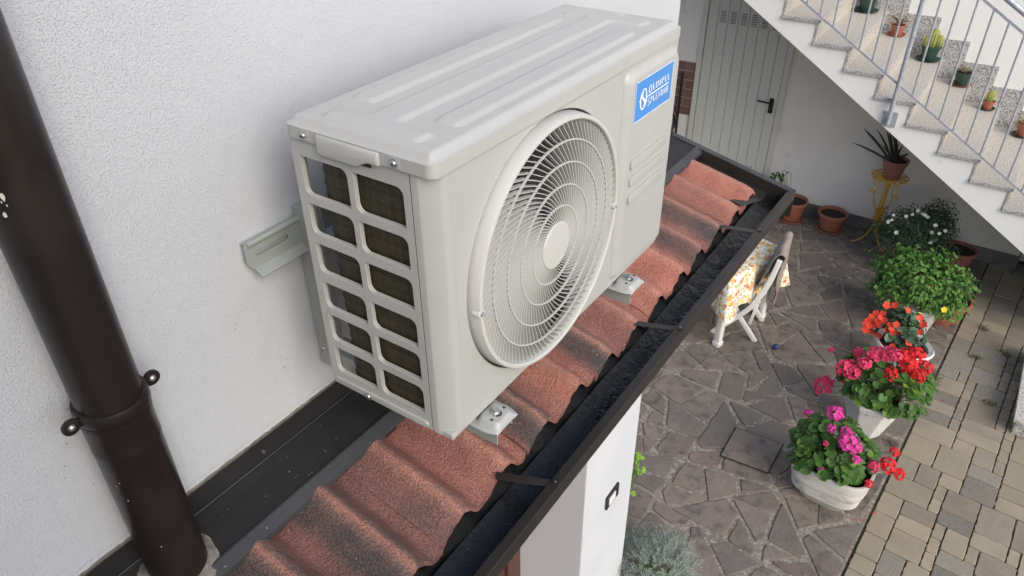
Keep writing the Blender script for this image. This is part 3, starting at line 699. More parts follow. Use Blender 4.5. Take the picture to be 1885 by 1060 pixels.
# lid: pressed sheet with raised beads
LX0, LX1, LY0, LY1 = -.004, .2855, -.0045, AW + .003
def rbox(a, y, x0, x1, y0, y1, r):
    cx_, cy_, hx, hy = (x0 + x1) / 2, (y0 + y1) / 2, (x1 - x0) / 2 - r, (y1 - y0) / 2 - r
    qx, qy = max(abs(a - cx_) - hx, 0), max(abs(y - cy_) - hy, 0); return math.hypot(qx, qy) - r
def lid_h(a, y):
    d = min(a - LX0, LX1 - a, y - LY0, LY1 - y)
    dd = -rbox(a, y, LX0, LX1, LY0, LY1, .016)
    base = .508 + .018 * sstep(.0, .026, dd) if dd > 0 else .508
    sd = min(rbox(a, y, .035, .078, .105, .672, .010), rbox(a, y, .205, .247, .100, .660, .010))
    s2 = rbox(a, y, .112, .166, .03, .775, .008); s3 = rbox(a, y, .052, .236, .026, .060, .010); s4 = rbox(a, y, .052, .236, .712, .752, .010)
    hh = .0
    k = .018; 
    def smin(p, q): h = max(k - abs(p - q), 0) / k; return min(p, q) - h * h * k * .25
    sd2 = smin(smin(s2, s3), s4)
    return base + .0050 * sstep(.0055, -.0055, sd) + .0050 * sstep(.0055, -.0055, sd2)
na, ny_ = 110, 270
def lidf(u, v):
    # denser near borders
    a, y = lerp(LX0, LX1, u), lerp(LY0, LY1, v)
    return a, y
m = MB(); idx = {}
def corner_round(a, y, r=.016):
    cx_ = min(max(a, LX0 + r), LX1 - r); cy_ = min(max(y, LY0 + r), LY1 - r)
    dx, dy = a - cx_, y - cy_; d = math.hypot(dx, dy)
    if d > 1e-9 and dx and dy:
        mx = max(abs(dx), abs(dy)); s = mx / d; return cx_ + dx * s, cy_ + dy * s
    return a, y
vs = []
for j in range(ny_ + 1):
    for i in range(na + 1):
        a, y = corner_round(*lidf(i / na, j / ny_)); vs.append(P(a, y, lid_h(a, y)))
m.add(vs, [(j * (na + 1) + i, j * (na + 1) + i + 1, (j + 1) * (na + 1) + i + 1, (j + 1) * (na + 1) + i) for j in range(ny_) for i in range(na)])
bi = [i for i in range(na + 1)] + [j * (na + 1) + na for j in range(1, ny_ + 1)] + [ny_ * (na + 1) + i for i in range(na - 1, -1, -1)] + [j * (na + 1) for j in range(ny_ - 1, 0, -1)]
bl_ = [vs[i] for i in bi]; nb = len(bl_)
n0 = len(m.v); m.v += [(x, y, AZ + .4882) for x, y, z in bl_]; cxm, cym = AX + .14, .4
m.v += [(cxm + (x - cxm) * .985, cym + (y - cym) * .994, AZ + .4892) for x, y, z in bl_]
for k in range(nb):
    q = (k + 1) % nb; m.f.append((bi[k], bi[q], n0 + q, n0 + k)); m.f.append((n0 + k, n0 + q, n0 + nb + q, n0 + nb + k))
lid = m.build('lid', M_lid, ac, 45)
m = MB()
for y, s in ((-.004, 1), (-.0105, .96), (-.0125, .92)): pass
hx0, hx1 = .066, .190
rings = []
for y, i0, i1, zb, zt in ((-.0035, 0, 0, .4760, .5060), (-.0075, .0015, .0015, .4755, .5035), (-.0095, .004, .004, .4775, .4990)):
    rings.append([P(hx0 + i0, y, zt), P(hx0 + i0, y, zb), P(hx0 + .012, y, zb - .001), P(hx1 - .045, y, zb - .001), P(hx1 - .022, y, zb + .010), P(hx1 - i1, y, zb + .0105), P(hx1 - i1, y, zt)])
m.loft(rings).build('grip', M_lid, lid, 40, bevel=.0015, seg=2)
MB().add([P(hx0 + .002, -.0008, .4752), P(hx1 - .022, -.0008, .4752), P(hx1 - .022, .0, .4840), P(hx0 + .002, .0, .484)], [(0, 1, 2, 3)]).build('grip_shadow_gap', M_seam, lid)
for a in (.040, .217):
    MB().plate([rrect(a - .011, a + .011, .4905, .5075, .003, 3)], 1, lambda p, q, d: P(p, -.0048 - .0008 * d, q)).build('screw_seat', M_lid, lid, bevel=.0005)
    screw(P(a, -.0057, .4975), '-y', lid, .0050)
# feet of the unit, bolted to the bracket arms
M_foot = mat('foot_powder_coat', (.37, .38, .37), .4, bump=[(300, .0003)])
FEET = (.106, .628)
for fy in FEET:
    m = MB()
    def ft(u, v):
        a = lerp(.262, .322, u); y = fy + lerp(-.040, .040, v); e = max(0, (u - .45) / .55)
        yy = fy + (y - fy) * (1 - .22 * e ** 2)
        inner = rbox(a, yy, .270, .318, fy - .026, fy + .026, .012)
        edge = min((.322 - a), .040 * (1 - .22 * e ** 2) - abs(yy - fy))
        z = -.023 + .011 * sstep(.006, -.006, inner) * 1 - .004 * sstep(.004, 0, edge)
        return P(a, yy, z)
    m.grid(ft, 40, 40)
    fo = m.build('foot', M_foot, ac, 60); sol = fo.modifiers.new('thickness', 'SOLIDIFY'); sol.thickness = .0025; sol.offset = -1
    MB().lathe([(.0001, .0095), (.0062, .0095), (.0068, .008), (.0068, .002), (.0105, .0018), (.0105, 0)], P(.294, fy, -.0116), 6).build('bolt', M_zinc, fo, 20)
    MB().plate([rrect(.286, .307, fy - .0085, fy + .0085, .0083, 5)], 1, lambda a, b, d: P(a, b, -.0119 + .0006 * d)).build('slot', M_seam, fo)
    for dy in (-.019, .019): MB().lathe([(.0001, .0004), (.0028, .0004), (.0028, 0)], P(.300, fy + dy, -.0118), 10).build('hole', M_seam, fo)

# ------------------------------------------------------------------ wall bracket carrying the unit
M_brk = mat('pale_green_grey_steel', (.35, .385, .37), .38, (.32, .35, .335), 6, bump=[(400, .0003)], metal=.15)
brk = thing('wall_bracket', 'pale grey steel wall bracket with slotted rail and arms carrying the air conditioner', 'bracket', (.0, .35, 2.98))
bx = lambda a, b, d: (a, b, d)
# horizontal rail: Z profile with slots
ry0, ry1 = -.040, .775; zb, zt = 3.242, 3.293
m = MB(); loops = [[(ry0 + .009, zb), (ry1, zb), (ry1, zt), (ry0, zt), (ry0, zb + .014)]]
for s in (.012, .085, .30, .42, .54, .67): pass
loops.append(rrect(-.018, .055, zt - .030, zt - .019, .0054, 5))
loops.append(rrect(.30, .40, zt - .030, zt - .019, .0054, 5))
m.plate(loops, 1, lambda a, b, d: (.0135 + .0025 * d, a, b)); m.build('rail', M_brk, brk, bevel=.0006, seg=1, bang=60)
MB().loft([[(.0162, y, zb + .0012), (.0162, y, zb - .0010), (.0330, y, zb - .0125), (.0338, y, zb - .0105)] for y in (ry0 + .012, ry1)]).build('rail_lip', M_brk, brk)
MB().tube([(.0165, ry0 + .006, zt), (.0165, ry1, zt)], .0052, 12).build('rail_bead', M_brk, brk, 50)
MB().box(.001, .0134, ry0 + .012, ry1, zb - .0025, zb).box(.001, .0134, ry0 + .004, ry1, zt - .002, zt + .0005).build('rail_flange', M_brk, brk)
for py in (.083, .605):
    # vertical post: channel open to the wall, with closed hooked top
    m = MB(); w = .036
    m.box(.003, .0415, py, py + .0022, 2.948, 3.315).box(.003, .0415, py + w - .0022, py + w, 2.948, 3.315).box(.0395, .0418, py + .0023, py + w - .0023, 2.948, 3.3125).box(.003, .0416, py + .0023, py + w - .0023, 3.3126, 3.3152)
    po = m.build('post', M_brk, brk, bevel=.0006, seg=1)
    screw((.0418, py + w * .55, 2.985), 'x', po, .0055, 'bolt'); screw((.018, py - .0002, 2.99), '-y', po, .0045, 'bolt')
    MB().lathe([(.0001, .0010), (.005, .0010), (.005, 0)], (.018, py + w / 2, 3.3152), 14).build('hole', M_seam, po)
    # arm: angle with down-turned flange, slightly past the foot
    m = MB(); y0, y1 = py - .002, py + .046
    m.box(.034, .4555, y0, y1, 2.9955, 2.998).box(.034, .4555, y0, y0 + .0024, 2.962, 2.9954).box(.4250, .4555, y1 - .0024, y1, 2.978, 2.9954)
    m.build('arm', M_brk, brk, bevel=.0007, seg=1)
# ------------------------------------------------------------------ rear building: wall, door, staircase, railing
M_rwall = mat('cream_plaster', (.79, .735, .665), .9, (.74, .69, .62), 1.2, c3=(.50, .46, .42), n3=5, mix3=(.62, .82), bump=[(70, .0012)])
M_white = mat('white_painted_wall', (.80, .80, .775), .85, (.77, .765, .735), 1.5, bump=[(60, .001)], c3=(.66, .65, .62), n3=7, mix3=(.66, .8))
M_base = mat('cement_skirting', (.17, .165, .155), .9, (.12, .115, .11), 4, bump=[(50, .002)])
M_brick = mat('brown_wall_tile', (.20, .105, .080), .6, (.16, .085, .066), 9, rand=.12)
M_joint = mat('light_joint', (.42, .37, .32), .9)
YB, YW, YS = 7.05, 7.265, 5.90
TX, TZ = .286, .1753
def nos(i): return (-.423 + TX * i, 2.322 - TZ * i)
def soff(x): return 2.392 - (x + 1.082) * .6300
rb = thing('rear_building', 'pale plastered building wall at the back of the courtyard under the stairs', 'building', (0, 7.05, 0))
MB().plate([[(-7, 0), (1.59, 0), (1.59, soff(1.59) - .004), (-1.082, 2.388), (-1.6, 2.70), (-1.6, 7), (-7, 7)]], 1, lambda a, b, d: (a, YB + .21 * d, b)).build('lower_wall', M_rwall, rb)
MB().box(-7, 9, YW, YW + .3, 0, 7.5).build('upper_wall', M_white, rb)
MB().box(-.86, 1.595, YB - .014, YB - .0005, 0, .15).box(1.5905, 1.6045, YB, YB + .2, 0, .15).build('skirting', M_base, rb, bevel=.002)
tp = MB().box(-3.4, -1.862, YB - .006, YB - .0005, .832, 1.424).build('tile_joints', M_joint, rb)
for r in range(6):
    z0 = .834 + r * .0985; off = .1 if r % 2 else 0
    for k in range(8):
        x1 = -1.864 - k * .2 + off; x0 = x1 - .192
        x1 = min(x1, -1.864)
        if x1 - x0 > .03 and x0 > -3.4: MB().box(x0, x1, YB - .011, YB - .0062, z0, z0 + .0905).build('wall_tile', M_brick, rb, loc=((x0 + x1) / 2, YB, z0), bevel=.0015, seg=1)
# grey metal door
M_door = mat('grey_green_door_paint', (.60, .595, .53), .45, (.58, .575, .51), 2, bump=[(60, .0005)])
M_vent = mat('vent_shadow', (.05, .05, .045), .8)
door = thing('metal_door', 'grey green ribbed metal door with black lever handle under the stairs', 'door', (-1.36, YB, 0))
fr = MB().box(-1.85, -1.797, YB - .03, YB - .001, 0, 2.22).box(-.923, -.868, YB - .03, YB - .001, 0, 2.22).box(-1.7965, -.9235, YB - .03, YB - .001, 2.165, 2.22).build('frame', M_door, door, bevel=.004)
DX0, DX1 = -1.794, -.926; nP = 8; pw = (DX1 - DX0) / nP
for k in range(nP):
    x0, x1 = DX0 + k * pw, DX0 + (k + 1) * pw
    pl = MB().plate([[(x0 + .0012, 0), (x0 + .0075, .0065), (x1 - .0075, .0065), (x1 - .0012, 0)]], 1, lambda a, b, d: (a, YB - .012 - b, .012 + 2.15 * d)).build('door_panel', M_door, door)
    if 0 < k < 7:
        for z0, nrow in ((1.885, 6), (.30, 6)):
            for q in range(nrow):
                zc = z0 + q * .021
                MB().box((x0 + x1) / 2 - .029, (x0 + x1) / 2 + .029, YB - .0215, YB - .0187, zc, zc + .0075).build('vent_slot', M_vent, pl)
                MB().box((x0 + x1) / 2 - .030, (x0 + x1) / 2 + .030, YB - .0245, YB - .0187, zc + .0076, zc + .0105).build('vent_hood', M_door, pl)
hd = MB().plate([rrect(-1.008, -.962, 1.045, 1.205, .006, 3)], 1, lambda a, b, d: (a, YB - .0186 - .010 * d, b)).build('handle_plate', M_blackp, door, bevel=.002)
MB().tube([(-.985, YB - .028, 1.165), (-.985, YB - .062, 1.165), (-.995, YB - .068, 1.165), (-1.10, YB - .068, 1.168), (-1.115, YB - .066, 1.169)], .0095, 10).build('lever', M_blackp, hd, 50)
MB().lathe([(.0001, 0), (.009, 0), (.009, .004)], (-.985, YB - .0290, 1.09), 12).build('keyhole', M_zinc, hd)
# black pole and small wheel seen left of the door
pole = thing('garden_pole', 'thin black pole leaning upright by the brown wall tiles', 'pole', (-1.97, 6.98, 0))
MB().tube([(-1.955, 6.95, 0), (-1.965, 6.965, .7), (-1.975, 6.985, 1.30)], .014, 10).build('shaft', M_blackp, pole, 50)
MB().tube([(-1.975, 6.985, 1.30), (-1.976, 6.987, 1.325)], [.016, .013], 10).build('cap', M_blackp, pole, 50)
whl = thing('cart_wheel', 'black rubber wheel half hidden behind the air conditioner near the pole', 'wheel', (-2.12, 6.90, .60))
m = MB(); ringp = []
for k in range(40):
    t = 2 * math.pi * k / 40; ringp.append([(-2.12 + (.16 + .024 * math.cos(q)) * math.cos(t), 6.90 + .028 * math.sin(q), .80 + (.16 + .024 * math.cos(q)) * math.sin(t)) for q in [2 * math.pi * j / 10 for j in range(10)]])
m.loft(ringp, closed=True).build('tyre', M_blackp, whl, 60)
MB().lathe([(.0001, 0), (.13, 0), (.14, .02)], (-2.12, 6.90, .80), 30).build('hub_plate', M_blackp, whl) if False else MB().bar((-2.12, 6.88, .80), (-2.12, 6.92, .80), .25, .02).build('rim', M_brk, whl)
MB().bar((-2.12, 6.93, .80), (-2.35, 6.97, .05), .03, .03).bar((-2.12, 6.93, .62), (-2.12, 6.95, 0), .03, .03).build('stand', M_blackp, whl)

# staircase descending to the right
M_granite = mat('speckled_granite', (.56, .53, .48), .5, (.40, .375, .34), 70, (.40, .62), c3=(.14, .13, .12), n3=85, mix3=(.57, .66), detail=2)
M_granite_d = mat('grey_granite', (.52, .51, .49), .55, (.36, .355, .35), 60, (.42, .58), c3=(.11, .108, .105), n3=70, mix3=(.55, .63), detail=2)
st = thing('staircase', 'white outdoor staircase with speckled granite treads descending to the right', 'staircase', (1.5, 6.6, 0))
I0, I1 = -6, 13
up = []
for i in range(I0, I1 + 1):
    x, z = nos(i); xp = nos(i - 1)[0]
    up += [(xp - .03, z - .031), (x - .03, z - .031)]
up += [(nos(I1)[0] - .03, 0), (2.70, 0), (nos(I0 - 1)[0] - .03, soff(nos(I0 - 1)[0] - .03))]
MB().plate([up], 1, lambda a, b, d: (a, YS + .002 + (YW - YS - .004) * d, b)).build('flight', M_white, st)
for i in range(I0, I1 + 1):
    x, z = nos(i); xp = nos(i - 1)[0]
    td = MB().box(xp - .026, x, YS - .022, YW - .004, z - .030, z).build('tread', M_granite_d, st, bevel=.003, loc=(x, 6.5, z)); td.data.materials.append(M_granite)
    for pf in td.data.polygons:
        if pf.normal.z > .9: pf.material_index = 1
    MB().box(x - .0285, x - .012, YS - .006, YW - .004, z - TZ + .0005, z - .0305).build('riser', M_granite, st, loc=(x, 6.5, z))
    MB().box(xp + .166, x + .164, YW - .018, YW - .0005, z - TZ * 1.0 + .002, z + .174).build('skirting_tile', M_granite_d, st, loc=(x, 6.9, z)) if i < 12 else None
# galvanised railing
M_galv = mat('galvanised_steel', (.40, .435, .47), .42, (.34, .37, .41), 12, metal=.35, c3=(.48, .51, .55), n3=60)
rl = thing('stair_railing', 'galvanised steel railing with round balusters along the outer side of the stairs', 'railing', (.278, 5.87, 1.6))
YR = 5.862
def lr(x): return 1.936 - (x - .253) * .6129
x0, x1 = -1.9, 2.3
MB().bar((x0, YR, lr(x0)), (x1, YR, lr(x1)), .010, .018).build('lower_rail', M_galv, rl, bevel=.002)
MB().bar((x0, YR, lr(x0) + .935), (x1, YR, lr(x1) + .935), .010, .020).build('upper_rail', M_galv, rl, bevel=.002)
MB().tube([(x0, YR, lr(x0) + 1.045), (x1, YR, lr(x1) + 1.045)], .021, 14).build('handrail', M_galv, rl, 50)
for k in range(-18, 18):
    x = .278 + k * .1185
    if k % 12 == 0:
        p = MB().tube([(x, YR - .012, lr(x) - .33), (x, YR - .012, lr(x) + 1.03)], .0185, 14).build('post', M_galv, rl, 50)
        MB().plate([rrect(x - .055, x + .055, lr(x) - .36, lr(x) - .235, .003, 2)], 1, lambda a, b, d: (a, YS - .0005 - .008 * d, b)).build('base_plate', M_galv, rl, bevel=.001)
        MB().box(x - .016, x + .016, YR, YS - .008, lr(x) - .32, lr(x) - .28).build('standoff', M_galv, rl)
    else:
        MB().tube([(x, YR - .0005, lr(x) + .012), (x, YR - .0005, lr(x) + .925)], .0078, 10).build('baluster', M_galv, rl, 50)
# granite block and steel foot at the right edge
gs = thing('granite_step', 'pale granite corner step at the right edge of the block paving', 'step', (2.1, 4.9, 0))
MB().box(1.80, 2.5, 4.55, 5.6, 0.0, .125).build('base', M_granite_d, gs, bevel=.003)
MB().box(1.775, 2.52, 4.52, 5.62, .1255, .155).build('slab', M_granite, gs, bevel=.003)
gp = thing('steel_post', 'short galvanised post foot standing on the granite step at the right edge', 'post', (1.90, 5.35, .155))
MB().box(1.83, 1.97, 5.22, 5.36, .1555, .1635).build('foot_plate', M_galv, gp, bevel=.001)
MB().box(1.87, 1.93, 5.26, 5.32, .164, 1.1).build('shaft', M_galv, gp, bevel=.003)

# ------------------------------------------------------------------ table, chair, ball
M_resin = mat('white_resin', (.74, .74, .71), .4, (.69, .69, .66), 3, bump=[(40, .0006)])
M_cloth = None
def floral():
    m = bpy.data.materials.new('floral_oilcloth'); m.use_nodes = True; nt = m.node_tree; N, L = nt.nodes, nt.links; bs = N['Principled BSDF']
    tc = N.new('ShaderNodeTexCoord'); cur = None
    def spots(scale, thr, colr, prev, jit):
        mp = N.new('ShaderNodeMapping'); mp.inputs['Location'].default_value = (jit, jit * 2, jit * 3); L.new(tc.outputs['Object'], mp.inputs[0])
        n = N.new('ShaderNodeTexNoise'); n.inputs['Scale'].default_value = 30; L.new(mp.outputs[0], n.inputs['Vector'])
        ad = N.new('ShaderNodeMix'); ad.data_type = 'RGBA'; ad.inputs[0].default_value = .035; L.new(mp.outputs[0], ad.inputs[6]); L.new(n.outputs['Color'], ad.inputs[7])
        v = N.new('ShaderNodeTexVoronoi'); v.inputs['Scale'].default_value = scale; L.new(ad.outputs[2], v.inputs['Vector'])
        r = N.new('ShaderNodeMapRange'); r.inputs[1].default_value = thr; r.inputs[2].default_value = thr * .75; L.new(v.outputs['Distance'], r.inputs[0])
        x = N.new('ShaderNodeMix'); x.data_type = 'RGBA'; L.new(r.outputs[0], x.inputs[0]); x.inputs[7].default_value = (*colr, 1)
        if isinstance(prev, tuple): x.inputs[6].default_value = (*prev, 1)
        else: L.new(prev, x.inputs[6])
        return x.outputs[2]
    cur = (.74, .73, .68)
    for s, t, c, j in ((30, .36, (.40, .45, .20), 1), (20, .40, (.74, .60, .18), 2.3), (15, .38, (.70, .36, .10), 4.1), (28, .32, (.45, .22, .10), 6.7), (12, .26, (.60, .16, .08), 8.2), (42, .32, (.55, .48, .36), 9.9)): cur = spots(s, t, c, cur, j)
    L.new(cur, bs.inputs['Base Color']); bs.inputs['Roughness'].default_value = .45; return m
M_cloth = floral()
tb = thing('garden_table', 'white resin garden table partly hidden behind the gutter edge', 'table', (-.70, 4.75, 0))
e1, e2 = Vector((.28, .96, 0)).normalized(), Vector((-.96, .28, 0)).normalized(); T0 = Vector((-.325, 4.305, 0)); TL, TWd = .70, .70
def tp_(a, b, z): q = T0 + e1 * a + e2 * b; return (q.x, q.y, z)
MB().plate([rrect(0, TL, 0, TWd, .05, 4)], 1, lambda a, b, d: tp_(a, b, .69 + .022 * d)).build('table_top', M_resin, tb, bevel=.004)
for a, b in ((.045, .045), (TL - .045, .045), (.045, TWd - .045), (TL - .045, TWd - .045)):
    m = MB(); m.loft([[tp_(a + dx * s, b + dy * s, z) for dx, dy in rrect(-1, 1, -1, 1, .35, 2)] for z, s in ((0, .036), (.035, .036), (.038, .028), (.62, .033), (.688, .038))])
    m.build('leg', M_resin, tb, 40)
# draped cloth: top plus hanging skirt with folds
def drape(u, v):
    # u around perimeter, v from centre outwards
    return None
m = MB(); na_, rr = 200, []
def per(t):
    # rounded-rectangle perimeter point and outward normal
    t = t % 1 * 4; k = int(t); f = t - k
    c = ((0, 0), (1, 0), (1, 1), (0, 1)); a, b = c[k], c[(k + 1) % 4]; n = ((0, -1), (1, 0), (0, 1), (-1, 0))[k]
    return lerp(a[0], b[0], f), lerp(a[1], b[1], f), n, f, k
rings = []
for lvl in range(11):
    ring = []
    for i in range(na_):
        a, b, n, f, k = per(i / na_); A, B = a * TL, b * TWd
        cornr = max(0, 1 - min(f, 1 - f) / .16)
        nx, ny = n
        if cornr > 0:
            n2 = ((0, -1), (1, 0), (0, 1), (-1, 0))[(k + (1 if f > .5 else -1)) % 4]; nx, ny = n[0] + n2[0] * cornr * .999, n[1] + n2[1] * cornr * .999; l = math.hypot(nx, ny); nx, ny = nx / l, ny / l
        if lvl == 0: ring.append(tp_(lerp(TL / 2, A, .5), lerp(TWd / 2, B, .5), .7145)); continue
        if lvl == 1: ring.append(tp_(lerp(TL / 2, A, .97), lerp(TWd / 2, B, .97), .7148)); continue
        t = (lvl - 2) / 8; drop = .32 + .06 * cornr + .02 * math.sin(i * .21)
        fold = (.012 + .035 * t) * (math.sin(i * .42) * .5 + .5) + .07 * cornr * t + .012
        if t == 0: fold = .004
        ring.append(tp_(A + nx * fold, B + ny * fold, .7142 - drop * t ** .9 if t else .7125))
    rings.append(ring)
m.loft(rings, caps=False); m.f.append(tuple(range(na_)))
clo = m.build('tablecloth', M_cloth, None, 60, loc=(-.70, 4.75, .714)); tag(clo, 'white tablecloth with orange and yellow flower print draped over the garden table', 'tablecloth')
# folding chair
chx = thing('folding_chair', 'white slatted resin folding chair drawn up to the flowered table', 'chair', (-.27, 4.70, 0))
CA = Vector((-.460, 4.486, 0)); cd = Vector((.990, .138, 0)); cn = Vector((-.138, .990, 0)); CW = .40
def cp(a, w, z): q = CA + cd * a + cn * w; return Vector((q.x, q.y, z))
def ribbon(pts, w, th, off): 
    """flat bar of width th across, w in-plane, following (a, z) points at lateral offset off"""
    m = MB(); rings = []
    for i, (a, z) in enumerate(pts):
        p, q = pts[max(0, i - 1)], pts[min(len(pts) - 1, i + 1)]; d = Vector((q[0] - p[0], q[1] - p[1])).normalized(); n = Vector((-d.y, d.x)) * w / 2
        rings.append([cp(a + n.x, off, z + n.y), cp(a - n.x, off, z - n.y), cp(a - n.x, off + th, z - n.y), cp(a + n.x, off + th, z + n.y)])
    return m.loft(rings)
def cat(pts, n=6):
    out = []
    for i in range(len(pts) - 1):
        p0, p1, p2, p3 = pts[max(0, i - 1)], pts[i], pts[i + 1], pts[min(len(pts) - 1, i + 2)]
        for k in range(n):
            t = k / n; out.append(tuple(.5 * (2 * p1[j] + (p2[j] - p0[j]) * t + (2 * p0[j] - 5 * p1[j] + 4 * p2[j] - p3[j]) * t * t + (3 * p1[j] - p0[j] - 3 * p2[j] + p3[j]) * t ** 3) for j in range(len(p1))))
    return out + [pts[-1]]
side = cat([(.0, .0), (.10, .118), (.181, .221), (.272, .345), (.329, .473), (.376, .618), (.405, .766), (.418, .84)], 5)
back = cat([(.10, .395), (.185, .235), (.265, .13), (.365, .0)], 5)
for off in (0, CW - .024):
    ribbon(side, .042, .024, off).build('side_rail', M_resin, chx, 40, bevel=.003)
for off in (.027, CW - .051):
    ribbon(back, .040, .022, off).build('rear_leg', M_resin, chx, 40, bevel=.003)
    ribbon([(.29, .165), (.322, .373)], .026, .016, off + .002).build('brace', M_resin, chx, 40, bevel=.002)
for k in range(7):
    a = .02 + k * .048; MB().bar(cp(a, .052, .415 - .012 * k / 7), cp(a, CW - .052, .415 - .012 * k / 7), .036, .014).build('seat_slat', M_resin, chx, bevel=.003)
for off in (.056, CW - .072): MB().bar(cp(.0, off, .396), cp(.34, off, .385), .016, .022).build('seat_rail', M_resin, chx, bevel=.002)
for k in range(5):
    t = k / 4; a, z = lerp(.335, .405, t), lerp(.50, .79, t); MB().bar(cp(a, .0245, z), cp(a, CW - .0245, z), .014, .042, up=(-.2, 0, 1)).build('back_slat', M_resin, chx, bevel=.003)
# towel hung over the backrest
M_towel = mat('taupe_towel', (.30, .25, .225), .95, (.25, .205, .185), 25, bump=[(260, .002), (30, .003)])
def tw(u, v):
    w = lerp(.028, CW + .035, u); s = v
    if s < .42:                                  # seat side going up
        t = s / .42; a, z = lerp(.300, .412, t), lerp(.50, .862, t); a -= .020
    elif s < .5:
        t = (s - .42) / .08; a, z = lerp(.392, .445, t), .862 + .018 * math.sin(math.pi * t)
    else:
        t = (s - .5) / .5; drop = lerp(.20, .70, sstep(.15, .95, u)); a, z = lerp(.445, .430 - .01 * t, t), .862 - drop * t
    a += .010 * math.sin(u * 13) * (.3 + abs(s - .46)) + .012 * noise.noise(Vector((u * 5, v * 5, 1)))
    return tuple(cp(a, w, z))
o = MB().grid(tw, 26, 40).build('towel', M_towel, None, 70, loc=(0, 4.75, .85)); o.modifiers.new('thickness', 'SOLIDIFY').thickness = .006
tag(o, 'greyish brown towel hung over the back of the white folding chair', 'towel')
M_bball = mat('blue_rubber', (.015, .045, .16), .4)
ub = MB(); 
for k in range(1): ub.lathe([(.0001, -.025)] + [(.025 * math.cos(R_(q)), .025 * math.sin(R_(q))) for q in range(-75, 90, 15)] + [(.0001, .025)], (.072, 4.565, .030), 20)
ball = ub.build('ball', M_bball, None, 60, loc=(.072, 4.565, .005)); tag(ball, 'small dark blue ball lying on the crazy paving', 'ball')
# ------------------------------------------------------------------ pots and plants
M_terra = mat('terracotta_plastic', (.36, .125, .075), .55, (.31, .105, .065), 6, bump=[(50, .0008)])
M_terra2 = mat('dusty_terracotta', (.30, .12, .085), .75, (.24, .10, .075), 8, c3=(.36, .22, .18), n3=30, mix3=(.6, .8), bump=[(60, .001)])
M_soil = mat('potting_soil', (.030, .022, .016), .95, (.015, .012, .010), 30, bump=[(50, .012), (160, .005)])
M_wpot = mat('weathered_white_concrete', (.62, .62, .60), .85, (.54, .54, .52), 6, c3=(.12, .12, .11), n3=34, mix3=(.66, .76), bump=[(120, .004), (40, .004)])
M_wpot2 = mat('ribbed_white_plastic', (.56, .55, .51), .6, (.42, .405, .37), 3, (.4, .75), c3=(.20, .19, .17), n3=11, mix3=(.60, .82), bump=[(60, .001)])
M_gpot = mat('dark_green_plastic', (.022, .055, .045), .35)
M_stem = mat('plant_stem', (.10, .15, .05), .7)
M_yel = mat('yellow_painted_iron', (.74, .43, .02), .45, (.60, .32, .025), 20, c3=(.25, .13, .04), n3=60, mix3=(.68, .8))
def leafmat(name, c, c2, **k): return mat(name, c, .5, c2, 14, rand=k.pop('rand', .35), trans=.22, spec=.3, **k)
M_lf_g = leafmat('geranium_leaf', (.040, .105, .024), (.075, .165, .028))
M_lf_y = leafmat('young_geranium_leaf', (.11, .21, .030), (.15, .26, .035))
M_lf_b = leafmat('bush_leaf', (.070, .175, .035), (.11, .235, .045), rand=0)
M_lf_d = leafmat('dark_shrub_leaf', (.040, .075, .040), (.065, .105, .055), rand=0)
M_lf_s = mat('silver_leaf', (.30, .35, .31), .7, (.22, .28, .23), 20, trans=.15)
M_lf_w = mat('sword_leaf', (.030, .040, .026), .45, (.045, .052, .036), 10)
M_lf_l = leafmat('lime_leaf', (.16, .34, .03), (.2, .4, .04), rand=.1)
def petal(name, c, c2): return mat(name, c, .6, c2, 40, rand=.12, trans=.25, spec=.2)
M_mag = petal('magenta_petal', (.72, .045, .34), (.78, .12, .42)); M_red = petal('red_petal', (.66, .018, .030), (.74, .05, .05)); M_crim = petal('pink_red_petal', (.74, .035, .14), (.78, .11, .22)); M_or = petal('orange_red_petal', (.74, .055, .030), (.80, .11, .06)); M_wh = petal('white_petal', (.80, .80, .72), (.75, .74, .6))
def leaf_mesh(name, m, lobes=9, cup=.25, long=1.0):
    """round scalloped leaf, radius 1, in xy facing +z, stalk end at the origin side -y"""
    b = MB(); b.v.append((0, -.15, -cup * .6)); n = lobes * 2
    for k in range(n + 1):
        t = R_(-90 + 20) + R_(320) * k / n; r = 1.0 if k % 2 == 0 else .88
        b.v.append((r * math.cos(t), r * math.sin(t) * long, cup * .35 * r * r * (1 + .5 * math.sin(3 * t))))
    for k in range(n): b.f.append((0, 1 + k, 2 + k))
    me = b.mesh(name, 60); me.materials.append(m); return me
LG = [leaf_mesh('geranium_leaf', M_lf_g, 7 + k, .2 + .15 * k) for k in range(3)]; LY = [leaf_mesh('geranium_leaf_young', M_lf_y, 8, .3)]
def flower_mesh(name, m, n=26, r=1.0, ps=.36, flat=.75, seed=0):
    q = random.Random(seed); b = MB()
    for k in range(n):
        z = 1 - 1.5 * (k + .5) / n; t = k * 2.39996 + q.uniform(-.3, .3); s = math.sqrt(max(0, 1 - z * z)); d = Vector((s * math.cos(t), s * math.sin(t), z))
        c = Vector((d.x * r, d.y * r, d.z * r * flat)) * q.uniform(.8, 1.05); nd = (d + Vector((q.uniform(-.4, .4), q.uniform(-.4, .4), .3))).normalized(); a = nd.orthogonal().normalized(); bb = nd.cross(a); a0 = q.uniform(0, 6)
        cen = c - nd * ps * .25; i0 = len(b.v); b.v.append(tuple(cen))
        for j in range(10):
            w = a0 + j * math.pi / 5; rr = ps * (1 if j % 2 == 0 else .62); b.v.append(tuple(c + (a * math.cos(w) + bb * math.sin(w)) * rr))
        for j in range(10): b.f.append((i0, i0 + 1 + j, i0 + 1 + (j + 1) % 10))
    me = b.mesh(name); me.materials.append(m); return me
